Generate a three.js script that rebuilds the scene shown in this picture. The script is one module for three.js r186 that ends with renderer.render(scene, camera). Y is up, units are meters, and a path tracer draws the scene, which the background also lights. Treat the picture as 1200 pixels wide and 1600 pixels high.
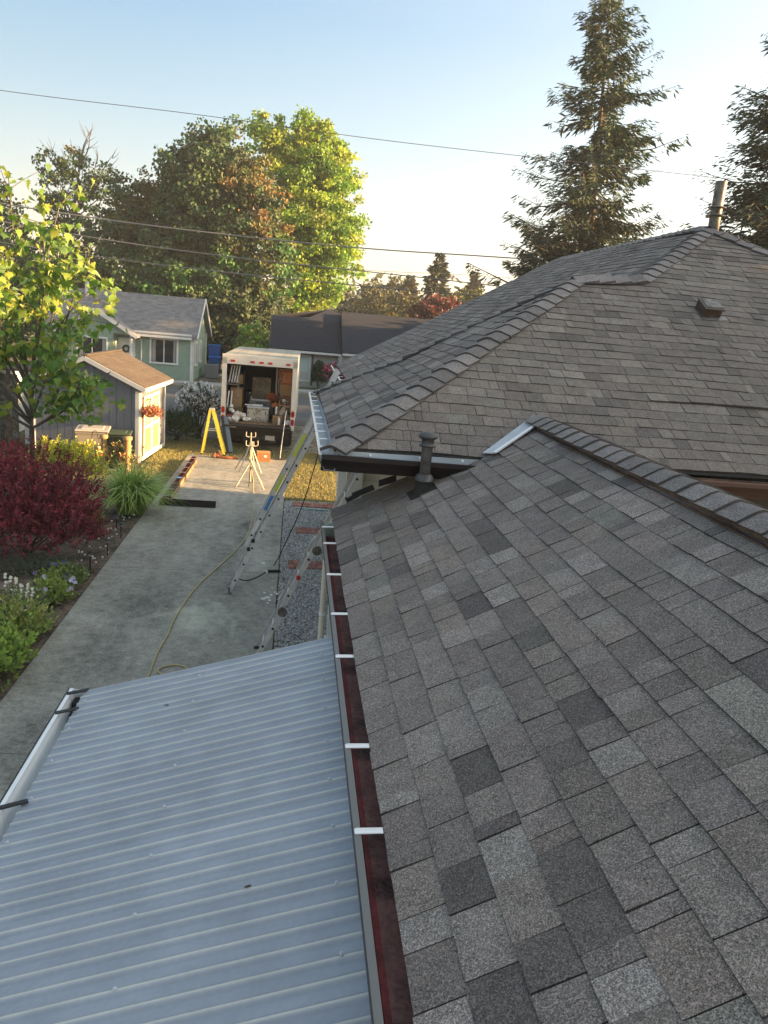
import * as THREE from 'three';
import { mergeGeometries } from 'three/addons/utils/BufferGeometryUtils.js';
import { RoundedBoxGeometry } from 'three/addons/geometries/RoundedBoxGeometry.js';

// ---------------------------------------------------------------- camera, sky, sun, exposure
const scene = new THREE.Scene();
const CAM = new THREE.Vector3(0, 4.55, 0), FOC = 1202;
const YAW = 7.399 * Math.PI / 180, PITCH = 14.109 * Math.PI / 180, ROLL = 5 * Math.PI / 180;
const camera = new THREE.PerspectiveCamera(2 * Math.atan(800 / FOC) * 180 / Math.PI, 0.75, 0.05, 4000);
const FWD = new THREE.Vector3(Math.sin(YAW) * Math.cos(PITCH), -Math.sin(PITCH), -Math.cos(YAW) * Math.cos(PITCH));
const R0 = new THREE.Vector3(Math.cos(YAW), 0, Math.sin(YAW)), U0 = new THREE.Vector3().crossVectors(R0, FWD);
const RGT = R0.clone().multiplyScalar(Math.cos(ROLL)).addScaledVector(U0, Math.sin(ROLL));
const UPV = U0.clone().multiplyScalar(Math.cos(ROLL)).addScaledVector(R0, -Math.sin(ROLL));
camera.position.copy(CAM);
camera.quaternion.setFromRotationMatrix(new THREE.Matrix4().makeBasis(RGT, UPV, FWD.clone().negate()));
scene.add(camera);

const EXPOSURE = 4.9;
const SUN_AZ = 97 * Math.PI / 180, SUN_EL = 12 * Math.PI / 180;      // azimuth from straight ahead towards the right
const SUN = new THREE.Vector3(Math.sin(SUN_AZ) * Math.cos(SUN_EL), Math.sin(SUN_EL), -Math.cos(SUN_AZ) * Math.cos(SUN_EL));
{
  const W = 1024, H = 512, d = new Float32Array(W * H * 4);
  const stops = [[-90, .10, .09, .08], [-4, .30, .27, .22], [0, .98, .86, .56], [2.5, 1.0, .90, .64], [5, .88, .90, .78], [8, .70, .83, .84], [12, .50, .71, .84], [18, .30, .54, .78], [26, .24, .45, .72], [45, .42, .54, .66], [90, .46, .54, .62]];
  const v = new THREE.Vector3();
  for (let j = 0; j < H; j++) for (let i = 0; i < W; i++) {
    const el = ((j + .5) / H - .5) * Math.PI, az = ((i + .5) / W - .5) * 2 * Math.PI;
    v.set(Math.cos(az) * Math.cos(el), Math.sin(el), Math.sin(az) * Math.cos(el));
    const e = el * 180 / Math.PI;
    let k = 0; while (k < stops.length - 2 && stops[k + 1][0] < e) k++;
    let t = (e - stops[k][0]) / (stops[k + 1][0] - stops[k][0]); t = Math.min(1, Math.max(0, t));
    const glow = 3.5 * Math.pow((1 + v.dot(SUN)) / 2, 3.2) * Math.exp(-Math.max(0, e) / 30) * (e < 0 ? Math.exp(e / 4) : 1);
    const g = [1, .93, .8], au = 7 * Math.exp(-Math.acos(Math.min(1, v.dot(SUN))) / .30) * (e < 0 ? Math.exp(e / 3) : 1);
    const o = (j * W + i) * 4;
    for (let c = 0; c < 3; c++) d[o + c] = (stops[k][c + 1] * (1 - t) + stops[k + 1][c + 1] * t + glow * g[c] * .8 + au * [1, .8, .55][c]) / EXPOSURE;
    d[o + 3] = 1;
  }
  const sky = new THREE.DataTexture(d, W, H, THREE.RGBAFormat, THREE.FloatType);
  sky.mapping = THREE.EquirectangularReflectionMapping; sky.magFilter = sky.minFilter = THREE.LinearFilter; sky.wrapS = THREE.RepeatWrapping; sky.needsUpdate = true;
  scene.background = sky; scene.environment = sky;
}
const sun = new THREE.DirectionalLight(new THREE.Color(1, .61, .275), 5);
sun.position.copy(SUN).multiplyScalar(90).add(new THREE.Vector3(0, 0, -30)); sun.target.position.set(0, 0, -30);
sun.castShadow = true; sun.shadow.mapSize.set(4096, 4096); sun.shadow.radius = 2;
Object.assign(sun.shadow.camera, { left: -70, right: 70, top: 40, bottom: -40, near: 1, far: 220 });
scene.add(sun, sun.target);
scene.fog = new THREE.FogExp2(new THREE.Color(.75, .78, .8), .0007);

// ---------------------------------------------------------------- helpers
let seed = 7;
const rnd = () => { seed = (seed + 0x6D2B79F5) | 0; let t = Math.imul(seed ^ (seed >>> 15), 1 | seed); t = (t + Math.imul(t ^ (t >>> 7), 61 | t)) ^ t; return ((t ^ (t >>> 14)) >>> 0) / 4294967296; };
const rr = (a, b) => a + (b - a) * rnd();
const gauss = () => (rnd() + rnd() + rnd() + rnd() - 2) * .87;
const V = (x, y, z) => new THREE.Vector3(x, y, z);
const rayAt = (px, py) => RGT.clone().multiplyScalar((px - 600) / FOC).addScaledVector(UPV, -(py - 800) / FOC).add(FWD);
function at(px, py, axis, val) { const d = rayAt(px, py); return CAM.clone().addScaledVector(d, (val - CAM[axis]) / d[axis]); }
const gp = (px, py, y = 0) => at(px, py, 'y', y);
const pz = (px, py, z) => at(px, py, 'z', z);

// every geometry: non-indexed, position + normal + uv (metres, box projected) + color
function fin(g, color) {
  if (g.index) g = g.toNonIndexed();
  const p = g.attributes.position;
  if (!g.attributes.normal) g.computeVertexNormals();
  const n = g.attributes.normal, uv = new Float32Array(p.count * 2), ou = g.userData.uv;
  for (let i = 0; i < p.count; i++) {
    const ax = Math.abs(n.getX(i)), ay = Math.abs(n.getY(i)), az = Math.abs(n.getZ(i));
    if (ay >= ax && ay >= az) { uv[2 * i] = p.getX(i); uv[2 * i + 1] = p.getZ(i); } else if (ax >= az) { uv[2 * i] = p.getZ(i); uv[2 * i + 1] = p.getY(i); } else { uv[2 * i] = p.getX(i); uv[2 * i + 1] = p.getY(i); }
  }
  const c = new Float32Array(p.count * 3);
  const cc = color || [1, 1, 1];
  if (g.attributes.color) c.set(g.attributes.color.array); else for (let i = 0; i < p.count; i++) { c[3 * i] = cc[0]; c[3 * i + 1] = cc[1]; c[3 * i + 2] = cc[2]; }
  const o = new THREE.BufferGeometry();
  o.setAttribute('position', new THREE.BufferAttribute(p.array, 3)); o.setAttribute('normal', new THREE.BufferAttribute(n.array, 3));
  o.setAttribute('uv', new THREE.BufferAttribute(ou || uv, 2)); o.setAttribute('color', new THREE.BufferAttribute(c, 3));
  return o;
}
const E3 = new THREE.Euler();
function box(w, h, d, x = 0, y = 0, z = 0, rx = 0, ry = 0, rz = 0, col) {
  const g = new THREE.BoxGeometry(w, h, d); g.applyMatrix4(new THREE.Matrix4().makeRotationFromEuler(E3.set(rx, ry, rz))); g.translate(x, y, z); return fin(g, col);
}
function rbox(w, h, d, r, x = 0, y = 0, z = 0, rx = 0, ry = 0, rz = 0, col) {
  const g = new RoundedBoxGeometry(w, h, d, 2, r); g.applyMatrix4(new THREE.Matrix4().makeRotationFromEuler(E3.set(rx, ry, rz))); g.translate(x, y, z); return fin(g, col);
}
// bar of section w x h from p to q; 'side' is the direction along which w is measured
function beam(p, q, w, h, side = V(0, 0, 1), col) {
  const a = q.clone().sub(p), L = a.length(); a.normalize();
  const n = new THREE.Vector3().crossVectors(a, side).normalize(), s = new THREE.Vector3().crossVectors(n, a).normalize();
  const g = new THREE.BoxGeometry(w, h, L); g.applyMatrix4(new THREE.Matrix4().makeBasis(s, n, a).setPosition(p.clone().add(q).multiplyScalar(.5)));
  return fin(g, col);
}
function cyl(p, q, r0, r1 = r0, seg = 10, col, open = false) {
  const a = q.clone().sub(p), L = a.length(), g = new THREE.CylinderGeometry(r1, r0, L, seg, 1, open);
  g.applyMatrix4(new THREE.Matrix4().makeRotationFromQuaternion(new THREE.Quaternion().setFromUnitVectors(V(0, 1, 0), a.normalize())).setPosition(p.clone().add(q).multiplyScalar(.5)));
  return fin(g, col);
}
function tube(pts, r, seg = 40, rs = 6, col) { return fin(new THREE.TubeGeometry(new THREE.CatmullRomCurve3(pts), seg, r, rs, false), col); }
function lathe(pts, x, y, z, seg = 20, col) { const g = new THREE.LatheGeometry(pts.map(p => new THREE.Vector2(p[0], p[1])), seg); g.translate(x, y, z); return fin(g, col); }
// convex planar polygon extruded by the vector t
function slab(pts, t, col) {
  const pos = [], n = pts.length, q = pts.map(p => p.clone().add(t));
  const nn = new THREE.Vector3().crossVectors(pts[1].clone().sub(pts[0]), pts[2].clone().sub(pts[0]));
  const flip = nn.dot(t) > 0;
  const tri = (a, b, c) => { const l = flip ? [a, c, b] : [a, b, c]; for (const v of l) pos.push(v.x, v.y, v.z); };
  for (let i = 1; i < n - 1; i++) { tri(pts[0], pts[i], pts[i + 1]); tri(q[0], q[i + 1], q[i]); }
  for (let i = 0; i < n; i++) { const j = (i + 1) % n; tri(pts[i], q[i], pts[j]); tri(q[i], q[j], pts[j]); }
  const g = new THREE.BufferGeometry(); g.setAttribute('position', new THREE.Float32BufferAttribute(pos, 3)); g.computeVertexNormals(); return fin(g, col);
}
function extr(shapePts, depth, x = 0, y = 0, z = 0, ry = 0, holes, bevel = 0) {
  const s = new THREE.Shape(shapePts.map(p => new THREE.Vector2(p[0], p[1])));
  for (const h of holes || []) s.holes.push(new THREE.Path(h.map(p => new THREE.Vector2(p[0], p[1]))));
  const g = new THREE.ExtrudeGeometry(s, { depth, bevelEnabled: bevel > 0, bevelSize: bevel, bevelThickness: bevel, bevelSegments: 1 }); g.rotateY(ry); g.translate(x, y, z); return fin(g);
}
function ell(rx, ry, rz, x, y, z, col, seg = 10) { const g = new THREE.SphereGeometry(1, seg, Math.ceil(seg * .7)); g.scale(rx, ry, rz); g.translate(x, y, z); return fin(g, col); }
const used = {};
function numbered(n) { used[n] = (used[n] || 0) + 1; return used[n] === 1 ? n : n + '_' + String(used[n] - 1).padStart(3, '0'); }
function mesh(name, geos, m, parent) {
  geos = (Array.isArray(geos) ? geos : [geos]).flat(9);
  const g = geos.length > 1 ? mergeGeometries(geos) : geos[0];
  const o = new THREE.Mesh(g, m); o.name = parent ? name : numbered(name); o.castShadow = o.receiveShadow = true; (parent || scene).add(o); return o;
}
function tag(o, label, category, group) { o.userData.label = label; o.userData.category = category; if (group) o.userData.group = group; return o; }
function thing(name, label, category, pos = [0, 0, 0], turn = 0, group) {
  const o = new THREE.Group(); o.name = numbered(name); scene.add(o); o.position.set(...(pos.isVector3 ? pos.toArray() : pos)); o.rotation.y = turn; return tag(o, label, category, group);
}
function struct(name, geos, m) { const o = mesh(name, geos, m); o.userData.kind = 'structure'; return o; }
const stuffPart = o => { o.userData.kind = 'stuff'; return o; };

// ---------------------------------------------------------------- textures
function lattice(n, s) { const a = new Float32Array(n * n); let k = s; for (let i = 0; i < n * n; i++) { k = (Math.imul(k, 1664525) + 1013904223) | 0; a[i] = (k >>> 8) / 16777216; } return a; }
function vnoise(n, s) { const a = lattice(n, s); return (u, v) => { u = ((u % 1) + 1) % 1 * n; v = ((v % 1) + 1) % 1 * n; const i = u | 0, j = v | 0, fu = u - i, fv = v - j, su = fu * fu * (3 - 2 * fu), sv = fv * fv * (3 - 2 * fv), i1 = (i + 1) % n, j1 = (j + 1) % n; const p = a[j % n * n + i % n], q = a[j % n * n + i1], r = a[j1 * n + i % n], t = a[j1 * n + i1]; return (p + (q - p) * su) * (1 - sv) + (r + (t - r) * su) * sv; }; }
function tex(w, h, f, repeat = 1, srgb = false) {
  const d = new Uint8Array(w * h * 4);
  for (let j = 0; j < h; j++) for (let i = 0; i < w; i++) { const c = f(i / w, j / h), o = (j * w + i) * 4; for (let k = 0; k < 3; k++) { let x = Math.max(0, Math.min(1, c[k])); if (srgb) x = x <= .0031308 ? 12.92 * x : 1.055 * Math.pow(x, 1 / 2.4) - .055; d[o + k] = x * 255; } d[o + 3] = 255; }
  const t = new THREE.DataTexture(d, w, h); t.wrapS = t.wrapT = THREE.RepeatWrapping; t.magFilter = THREE.LinearFilter; t.minFilter = THREE.LinearMipmapLinearFilter; t.generateMipmaps = true;
  t.repeat.set(...(Array.isArray(repeat) ? repeat : [repeat, repeat])); if (srgb) t.colorSpace = THREE.SRGBColorSpace; t.needsUpdate = true; return t;
}
const N4 = vnoise(4, 11), N8 = vnoise(8, 12), N16 = vnoise(16, 13), N32 = vnoise(32, 14), N64 = vnoise(64, 15), N128 = vnoise(128, 16), N256 = vnoise(256, 17), N512 = vnoise(512, 18), M256 = vnoise(256, 28), M128 = vnoise(128, 29);
const T = {};
// roofing granules, 1 tile = 0.8 m
{
  const f = (u, v) => { const a = N512(u, v), b = N256(u, v), c = N128(u, v * 1.0), s = M256(u, v); const sp = s > .86 ? (s - .86) * 4.2 : 0; const w = M256(v, u); return .455 + (a - .5) * .75 + Math.max(0, b - .55) * 1.75 - Math.max(0, .3 - w) * .7 + (c - .5) * .14 + (N16(u, v) - .5) * .12 + sp * 1.5; };
  T.gran = tex(1024, 1024, (u, v) => { const x = f(u, v), w = (M128(u, v) - .5) * .03; return [x + w, x, x - w]; }, 1 / .8, true);
  T.granB = tex(1024, 1024, (u, v) => { const x = (N512(u, v) * .5 + N256(u, v) * .5); return [x, x, x]; }, 1 / .8);
}
T.rough = tex(256, 256, (u, v) => { const x = .5 + (N8(u, v) - .5) * .3 + (N32(u, v) - .5) * .3 + (N128(u, v) - .5) * .25; return [x, x, x]; }, .5);
T.metal = tex(512, 512, (u, v) => { const x = .86 + (N4(u, v) - .5) * .14 + (N16(u, v) - .5) * .12 + (N128(u, v) - .5) * .07; return [x, x, x]; }, .7, true);
T.dirty = tex(512, 512, (u, v) => { const x = .62 + (N4(u, v) - .5) * .5 + (N16(u, v) - .5) * .5 + (N64(u, v) - .5) * .35 + (N256(u, v) - .5) * .3; return [x, x * .96, x * .92]; }, 1.3, true);
T.wood = tex(512, 512, (u, v) => { const g = N4(u * 1, v * 1), x = .72 + .22 * Math.sin((u * 26 + N8(u, v) * 2.2 + g * 3) * 6.28) * .5 + (N128(u, v * .125) - .5) * .35; return [x, x * .93, x * .85]; }, [1, .35], true);
T.paint = tex(256, 256, (u, v) => { const x = .92 + (N8(u, v) - .5) * .12 + (N64(u, v) - .5) * .07; return [x, x, x]; }, .6, true);
T.soil = tex(1024, 1024, (u, v) => { const x = .5 + (N8(u, v) - .5) * .5 + (N32(u, v) - .5) * .5 + (N128(u, v) - .5) * .5 + (N512(u, v) - .5) * .5; return [x, x * .93, x * .86]; }, .4, true);
T.asphalt = tex(1024, 1024, (u, v) => { const x = .62 + (N4(u, v) - .5) * .22 + (N16(u, v) - .5) * .14 + (N256(u, v) - .5) * .3 + (N512(u, v) - .5) * .3; return [x, x, x]; }, .2, true);
T.lawn = tex(1024, 1024, (u, v) => { const m = N8(u, v) * .55 + N32(u, v) * .45, x = .55 + (N128(u, v) - .5) * .5 + (N512(u, v) - .5) * .6; const dry = Math.max(0, Math.min(1, (m - .36) * 4)); return [x * (.50 + .42 * dry), x * (.62 + .16 * dry), x * (.28 + .12 * dry)]; }, .22, true);
T.bark = tex(256, 256, (u, v) => { const x = .55 + (N32(u, v * .25) - .5) * .7 + (N64(u, v) - .5) * .5; return [x, x, x]; }, [2, 1], true);
T.speck = tex(512, 512, (u, v) => { const x = .8 + (N32(u, v) - .5) * .3 + (N128(u, v) - .5) * .25 + (N256(u, v) - .5) * .2; return [x, x, x]; }, .8, true);

const S = (rgb, rough = .8, o = {}) => new THREE.MeshStandardMaterial({ color: new THREE.Color().setRGB(...rgb), roughness: rough, metalness: 0, vertexColors: true, side: THREE.DoubleSide, ...o });
const leafMat = (rgb = [1, 1, 1], t = .35) => new THREE.MeshPhysicalMaterial({ color: new THREE.Color().setRGB(...rgb), roughness: .85, vertexColors: true, side: THREE.DoubleSide, transmission: t, thickness: 0 });
const M = {
  shingle: S([1, 1, 1], .95, { map: T.gran, bumpMap: T.granB, bumpScale: .0016 }),
  felt: S([.02, .02, .021], .9), deck: S([.07, .07, .07], .95),
  white: S([.72, .72, .70], .6, { map: T.paint }), cream: S([.68, .65, .56], .7, { map: T.paint }), black: S([.012, .012, .013], .5), dark: S([.016, .016, .018], .7), rubber: S([.015, .015, .015], .85),
  brown: S([.015, .010, .010], .4), brownIn: S([.30, .045, .05], .6, { map: T.dirty }), brownFloor: S([.30, .17, .16], .7, { map: T.dirty }), lip: S([.15, .155, .15], .45, { metalness: .15 }),
  galv: S([.62, .68, .73], .42, { metalness: .2, map: T.metal }), strap: S([.82, .83, .84], .35, { metalness: .3 }), alu: S([.70, .72, .73], .4, { metalness: .4, map: T.metal }), steel: S([.30, .31, .31], .42, { metalness: .6, map: T.dirty }),
  sheet: S([.40, .432, .472], .42, { metalness: .3, map: T.metal }), pipe: S([.12, .125, .13], .42, { metalness: .25, map: T.dirty }), rust: S([.19, .12, .085], .45, { map: T.dirty }),
  wood: S([.36, .26, .15], .8, { map: T.wood }), oldWood: S([.30, .21, .14], .9, { map: T.wood }), post: S([.50, .36, .18], .85, { map: T.wood }),
  card: S([.36, .235, .12], .9, { map: T.speck }), glass: S([.02, .025, .03], .06), curtain: S([.28, .28, .27], .9),
  red: S([.42, .02, .025], .3), soil: S([.20, .165, .13], 1, { map: T.soil }), lawn: S([.30, .30, .30], 1, { map: T.lawn }), asphalt: S([.17, .172, .175], .95, { map: T.asphalt }),
  bark: S([.13, .10, .075], .95, { map: T.bark }), barkGrey: S([.20, .18, .15], .95, { map: T.bark }), sage: S([.30, .40, .315], .75, { map: T.paint }), greySiding: S([.165, .18, .205], .8, { map: T.paint }), greyRoof: S([.36, .36, .37], .95, { map: T.gran }), darkRoof: S([.05, .058, .085], .95, { map: T.gran }), rustRoof: S([.165, .13, .10], .95, { map: T.gran }),
  brick: S([.33, .15, .11], .9, { map: T.speck }), blue: S([.02, .10, .36], .5), yellow: S([.62, .55, .06], .55), tan: S([.50, .46, .37], .6), orange: S([.42, .12, .03], .6), binGrey: S([.26, .235, .20], .6), binGreen: S([.02, .035, .025], .55), teal: S([.20, .29, .29], .7), cord: S([.45, .38, .18], .6), sticker: S([.55, .60, .08], .5), stickerB: S([.05, .22, .50], .5), flue: S([.24, .23, .21], .5, { metalness: .5, map: T.dirty }),
};
// ---------------------------------------------------------------- setting
{
  const g = new THREE.PlaneGeometry(3000, 3000, 1, 1); g.rotateX(-Math.PI / 2); g.translate(0, -.03, -900);
  struct('ground', fin(g), M.lawn);
}
{ // distant wooded hills, built as a displaced ridge with its own depth
  const nx = 120, nz = 14, pos = [], idx = [], col = [];
  for (let j = 0; j <= nz; j++) for (let i = 0; i <= nx; i++) {
    const x = -320 + i * 7, z = -430 - j * 12, t = j / nz, env = Math.sin(Math.PI * Math.min(1, t * 1.1)) ;
    const h = env * (9 + 3 * Math.sin(i * .13 + 1) + 2 * Math.sin(i * .31 + j)) + (j > 0 && j < nz ? rr(0, 2.5) : -1);
    pos.push(x, h - 2, z + rr(-4, 4)); const c = rr(.7, 1.2); col.push(.035 * c, .055 * c, .035 * c);
  }
  for (let j = 0; j < nz; j++) for (let i = 0; i < nx; i++) { const a = j * (nx + 1) + i; idx.push(a, a + 1, a + nx + 1, a + 1, a + nx + 2, a + nx + 1); }
  const g = new THREE.BufferGeometry(); g.setAttribute('position', new THREE.Float32BufferAttribute(pos, 3)); g.setAttribute('color', new THREE.Float32BufferAttribute(col, 3)); g.setIndex(idx);
  const q = g.toNonIndexed(); q.computeVertexNormals();
  struct('hills', fin(q), S([1, 1, 1], 1));
}
// driveway: poured slabs with open joints
{
  const sm = (a, b, x) => { const t = Math.min(1, Math.max(0, (x - a) / (b - a))); return t * t * (3 - 2 * t); };
  const blob = (x, z, cx, cz, rx, rz) => { const d = Math.hypot((x - cx) / rx, (z - cz) / rz); return 1 - sm(.25, 1, d); };
  const tx = tex(512, 2048, (u, v) => {
    const x = u * 3.1 - 3.1, z = v * 18 - 18 - 6;       // texture covers x -3.1..0, z -24..-6
    const br = N64(u * .5, v * 4) * .5 + N256(u * .35, v * 5) * .5;           // broom strokes run across the drive
    const big = N8(u * .6, v * 1.5), mid = N32(u * .9, v * 3), fine = N512(u, v * 4);
    let a = .44 + (br - .5) * .22 + (big - .5) * .13 + (mid - .5) * .09 + (fine - .5) * .2 + (N128(u, v * 4) - .5) * .12 + (N16(u * 1.3, v * 2.5 + .3) - .5) * .08;
    const e = (N16(u * 2, v * 5) - .5) * .7;
    a -= .05 * sm(.45, .85, N8(u * .9 + .21, v * 2.2 + .4));
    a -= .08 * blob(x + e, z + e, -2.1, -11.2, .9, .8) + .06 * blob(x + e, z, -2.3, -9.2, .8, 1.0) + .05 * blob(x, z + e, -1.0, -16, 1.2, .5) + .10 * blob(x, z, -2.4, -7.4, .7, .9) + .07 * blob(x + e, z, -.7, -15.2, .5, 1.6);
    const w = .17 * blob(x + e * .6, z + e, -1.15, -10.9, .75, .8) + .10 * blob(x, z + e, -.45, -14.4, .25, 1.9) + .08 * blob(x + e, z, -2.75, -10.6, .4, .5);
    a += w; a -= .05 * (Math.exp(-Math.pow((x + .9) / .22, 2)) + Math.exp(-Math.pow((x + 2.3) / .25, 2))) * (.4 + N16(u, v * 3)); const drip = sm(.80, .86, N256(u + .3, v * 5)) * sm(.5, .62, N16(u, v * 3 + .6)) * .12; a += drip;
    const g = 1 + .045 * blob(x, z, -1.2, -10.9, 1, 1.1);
    return [a * 1.0, a * g, a * .93];
  }, [1 / 3.1, 1 / 18], true);
  tx.offset.set(0, (6) / 18 % 1);
  const cm = S([.66, .655, .62], .93, { map: tx, bumpMap: T.speck, bumpScale: .002 });
  const d = new THREE.Group(); d.name = 'driveway'; d.userData.kind = 'structure'; scene.add(d);
  const zs = [3, -1.4, -7.2, -13.0, -18.75, -23.7];
  for (let i = 0; i < zs.length - 1; i++) mesh('slab', rbox(2.98, .14, zs[i] - zs[i + 1] - .014, .008, -1.585, -.05, (zs[i] + zs[i + 1]) / 2), cm, d);
}
struct('gravel_bed', box(1.3, .02, 12.4, .57, -.006, -12.4), S([.42, .43, .43], 1, { map: T.soil }));
{ // loose gravel: instanced stones
  const g0 = new THREE.DodecahedronGeometry(1, 0); const g = fin(g0), im = new THREE.InstancedMesh(g, S([1, 1, 1], .95), 24000), m = new THREE.Matrix4(), q = new THREE.Quaternion(), c = new THREE.Color();
  for (let i = 0; i < 24000; i++) {
    const z = -8.6 - Math.pow(rnd(), 1.0) * 9.8, x = rr(-.07, 1.18), s = rr(.008, .018) * (rnd() < .06 ? 1.5 : 1);
    q.setFromEuler(E3.set(rr(0, 6), rr(0, 6), rr(0, 6))); m.compose(V(x, .008 + s * .3, z), q, V(s * rr(.8, 1.3), s * rr(.6, 1), s * rr(.8, 1.3))); im.setMatrixAt(i, m);
    const k = rr(.2, .56); im.setColorAt(i, c.setRGB(k, k * 1.01, k * rr(.96, 1.03)));
  }
  im.name = 'gravel'; im.userData.kind = 'stuff'; tag(im, 'loose grey gravel along the right edge of the driveway', 'gravel'); im.receiveShadow = im.castShadow = true; scene.add(im);
}
struct('flower_bed', slab([V(-3.09, .002, -6), V(-3.09, .002, -16.6), V(-3.5, .002, -17.2), V(-8.5, .002, -17.2), V(-8.5, .002, -6)], V(0, -.025, 0)), M.soil);
struct('street', box(160, .024, 11.2, -10, -.01, -37.2), M.asphalt);
struct('sidewalk', box(160, .12, 1.5, -10, .03, -45.1), S([.42, .415, .40], .9, { map: T.speck }));
struct('gravel_shoulder', slab([V(-9, -.004, -31.5), V(9, -.004, -31.5), V(9, -.004, -26.4), V(.3, -.004, -25.2), V(-2.8, -.004, -27.0), V(-9, -.004, -28.6)], V(0, -.02, 0)), S([.33, .32, .27], 1, { map: T.soil }));
struct('side_yard', box(3.6, .02, 3.4, -6.6, -.012, -49.4), S([.25, .24, .22], 1, { map: T.soil }));

// lawn blades (instanced, uncountable)
function blades(n, place, cols, h0, h1, label) {
  const p = [], seg = [[-.5, 0, 0], [.5, 0, 0], [.35, .55, .12], [-.5, 0, 0], [.35, .55, .12], [-.35, .55, .12], [-.35, .55, .12], [.35, .55, .12], [0, 1, .42]];
  const g0 = new THREE.BufferGeometry(); g0.setAttribute('position', new THREE.Float32BufferAttribute(seg.flat(), 3)); g0.computeVertexNormals();
  const im = new THREE.InstancedMesh(fin(g0), leafMat([1, 1, 1], .3), n), m = new THREE.Matrix4(), q = new THREE.Quaternion(), c = new THREE.Color();
  for (let i = 0; i < n; i++) { const [x, z] = place(), h = rr(h0, h1); q.setFromEuler(E3.set(rr(-.3, .3), rr(0, 6.3), rr(-.3, .3))); m.compose(V(x, -.02, z), q, V(.014, h, h * .8)); im.setMatrixAt(i, m); const k = cols[(rnd() * cols.length) | 0], w = rr(.75, 1.25); im.setColorAt(i, c.setRGB(k[0] * w, k[1] * w, k[2] * w)); }
  im.name = numbered('lawn_grass'); im.userData.kind = 'stuff'; im.castShadow = im.receiveShadow = true; scene.add(im); return tag(im, label, 'grass');
}
const dry = [[.36, .30, .11], [.30, .28, .09], [.22, .25, .06], [.40, .33, .15]];
blades(9000, () => [rr(-4.1, -3.06), rr(-26, -17.2)], [[.16, .22, .05], ...dry], .02, .06, 'short patchy lawn between the blue shed and the driveway');
blades(11000, () => [rr(-.08, 1.3), rr(-25.5, -18.5)], dry, .02, .06, 'dry yellow lawn beside the house wall');
blades(6000, () => [rr(-4.2, .5), rr(-27.5, -23.8)], dry, .015, .05, 'thin dry grass around the rear of the box truck');

// ---------------------------------------------------------------- the house under our feet
const TH = Math.atan(.5335), cA = Math.cos(TH), sA = Math.sin(TH), EXPO = .143;
const yA = x => 2.925 + .5335 * (x - .3859);
const wave = (x, z) => .005 * Math.sin(x * 2.1 + z * 1.3) + .004 * Math.sin(x * 4.7 - z * 2.9 + 1) + .003 * Math.sin(z * 6.1 + x);
const house = thing('house', 'single storey house with grey laminated shingle hip roof and brown gutters, filling the right half', 'house');
const P1 = V(3.16, 5.17, -8.99), P2 = V(3.98, 5.24, -9.12), P3 = V(5.565, 6.13, -10.79), PC = V(.365, 3.54, -5.93), P4 = V(5.68, 6.13, -17.2);
const FA = { o: V(.372, yA(.372), 0), a: V(0, 0, -1), s: V(cA, sA, 0), n: V(-sA, cA, 0) };
const FB = { o: V(0, 3.54, -5.93), a: V(1, 0, 0), s: V(0, sA, -cA), n: V(0, cA, sA) };
const t1 = Math.atan(.583), FC = { o: V(.335, 3.523, 0), a: V(0, 0, -1), s: V(Math.cos(t1), Math.sin(t1), 0), n: V(-Math.sin(t1), Math.cos(t1), 0) };
const t2 = Math.atan(.558), FD = { o: V(.86, 3.504, 0), a: V(0, 0, -1), s: V(Math.cos(t2), Math.sin(t2), 0), n: V(-Math.sin(t2), Math.cos(t2), 0) };
const lerpT = (x, pts) => { for (let i = 0; i < pts.length - 1; i++) if (x <= pts[i + 1][0] || i === pts.length - 2) { const [a, b] = [pts[i], pts[i + 1]]; return b[1] === a[1] ? a[1] : a[1] + (b[1] - a[1]) * (x - a[0]) / (b[0] - a[0]); } };
const bA = s => { const x = FA.o.x + s * cA; return [-1.6, x < 1.5 ? lerpT(x, [[.37, 6.41], [.8, 6.37], [1.5, 6.34]]) : 5.95 + (x - 1.55) * 1.0]; };
const bB = s => { const d = s * cA, z = -5.93 - d; const l = z > -9.05 ? .365 + d * .9134 : 3.98 + (-9.12 - z) * .949; return [Math.max(.3, l) + .0, 10.6 - d]; };
const bC = s => { const x = FC.o.x + s * Math.cos(t1); return [5.9 + (x - .365) * 1.095, lerpT(x, [[.3, 10.55], [.77, 9.85], [1.3, 9.42], [2.2, 9.2], [3.2, 9.0]])]; };
const bD = s => { const x = FD.o.x + s * Math.cos(t2); return [x < 3.98 ? 9.0 : 9.12 + (x - 3.98) * 1.054, 16.55 + (x - .87) * .13]; };
const tones = [[.60, [.30, .282, .272], .11], [.11, [.185, .175, .173], .10], [.16, [.40, .385, .37], .08], [.10, [.318, .292, .272], .08], [.03, [.325, .33, .305], .06]];
function pickTone() { let r = rnd(); for (const [p, c, j] of tones) { if ((r -= p) < 0) { const k = 1 + rr(-j, j) * 1.4; return c.map((x, i) => x * [1.04, .99, .95][i] * k * (1 + rr(-.015, .015))); } } return [.2, .2, .2]; }
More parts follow.
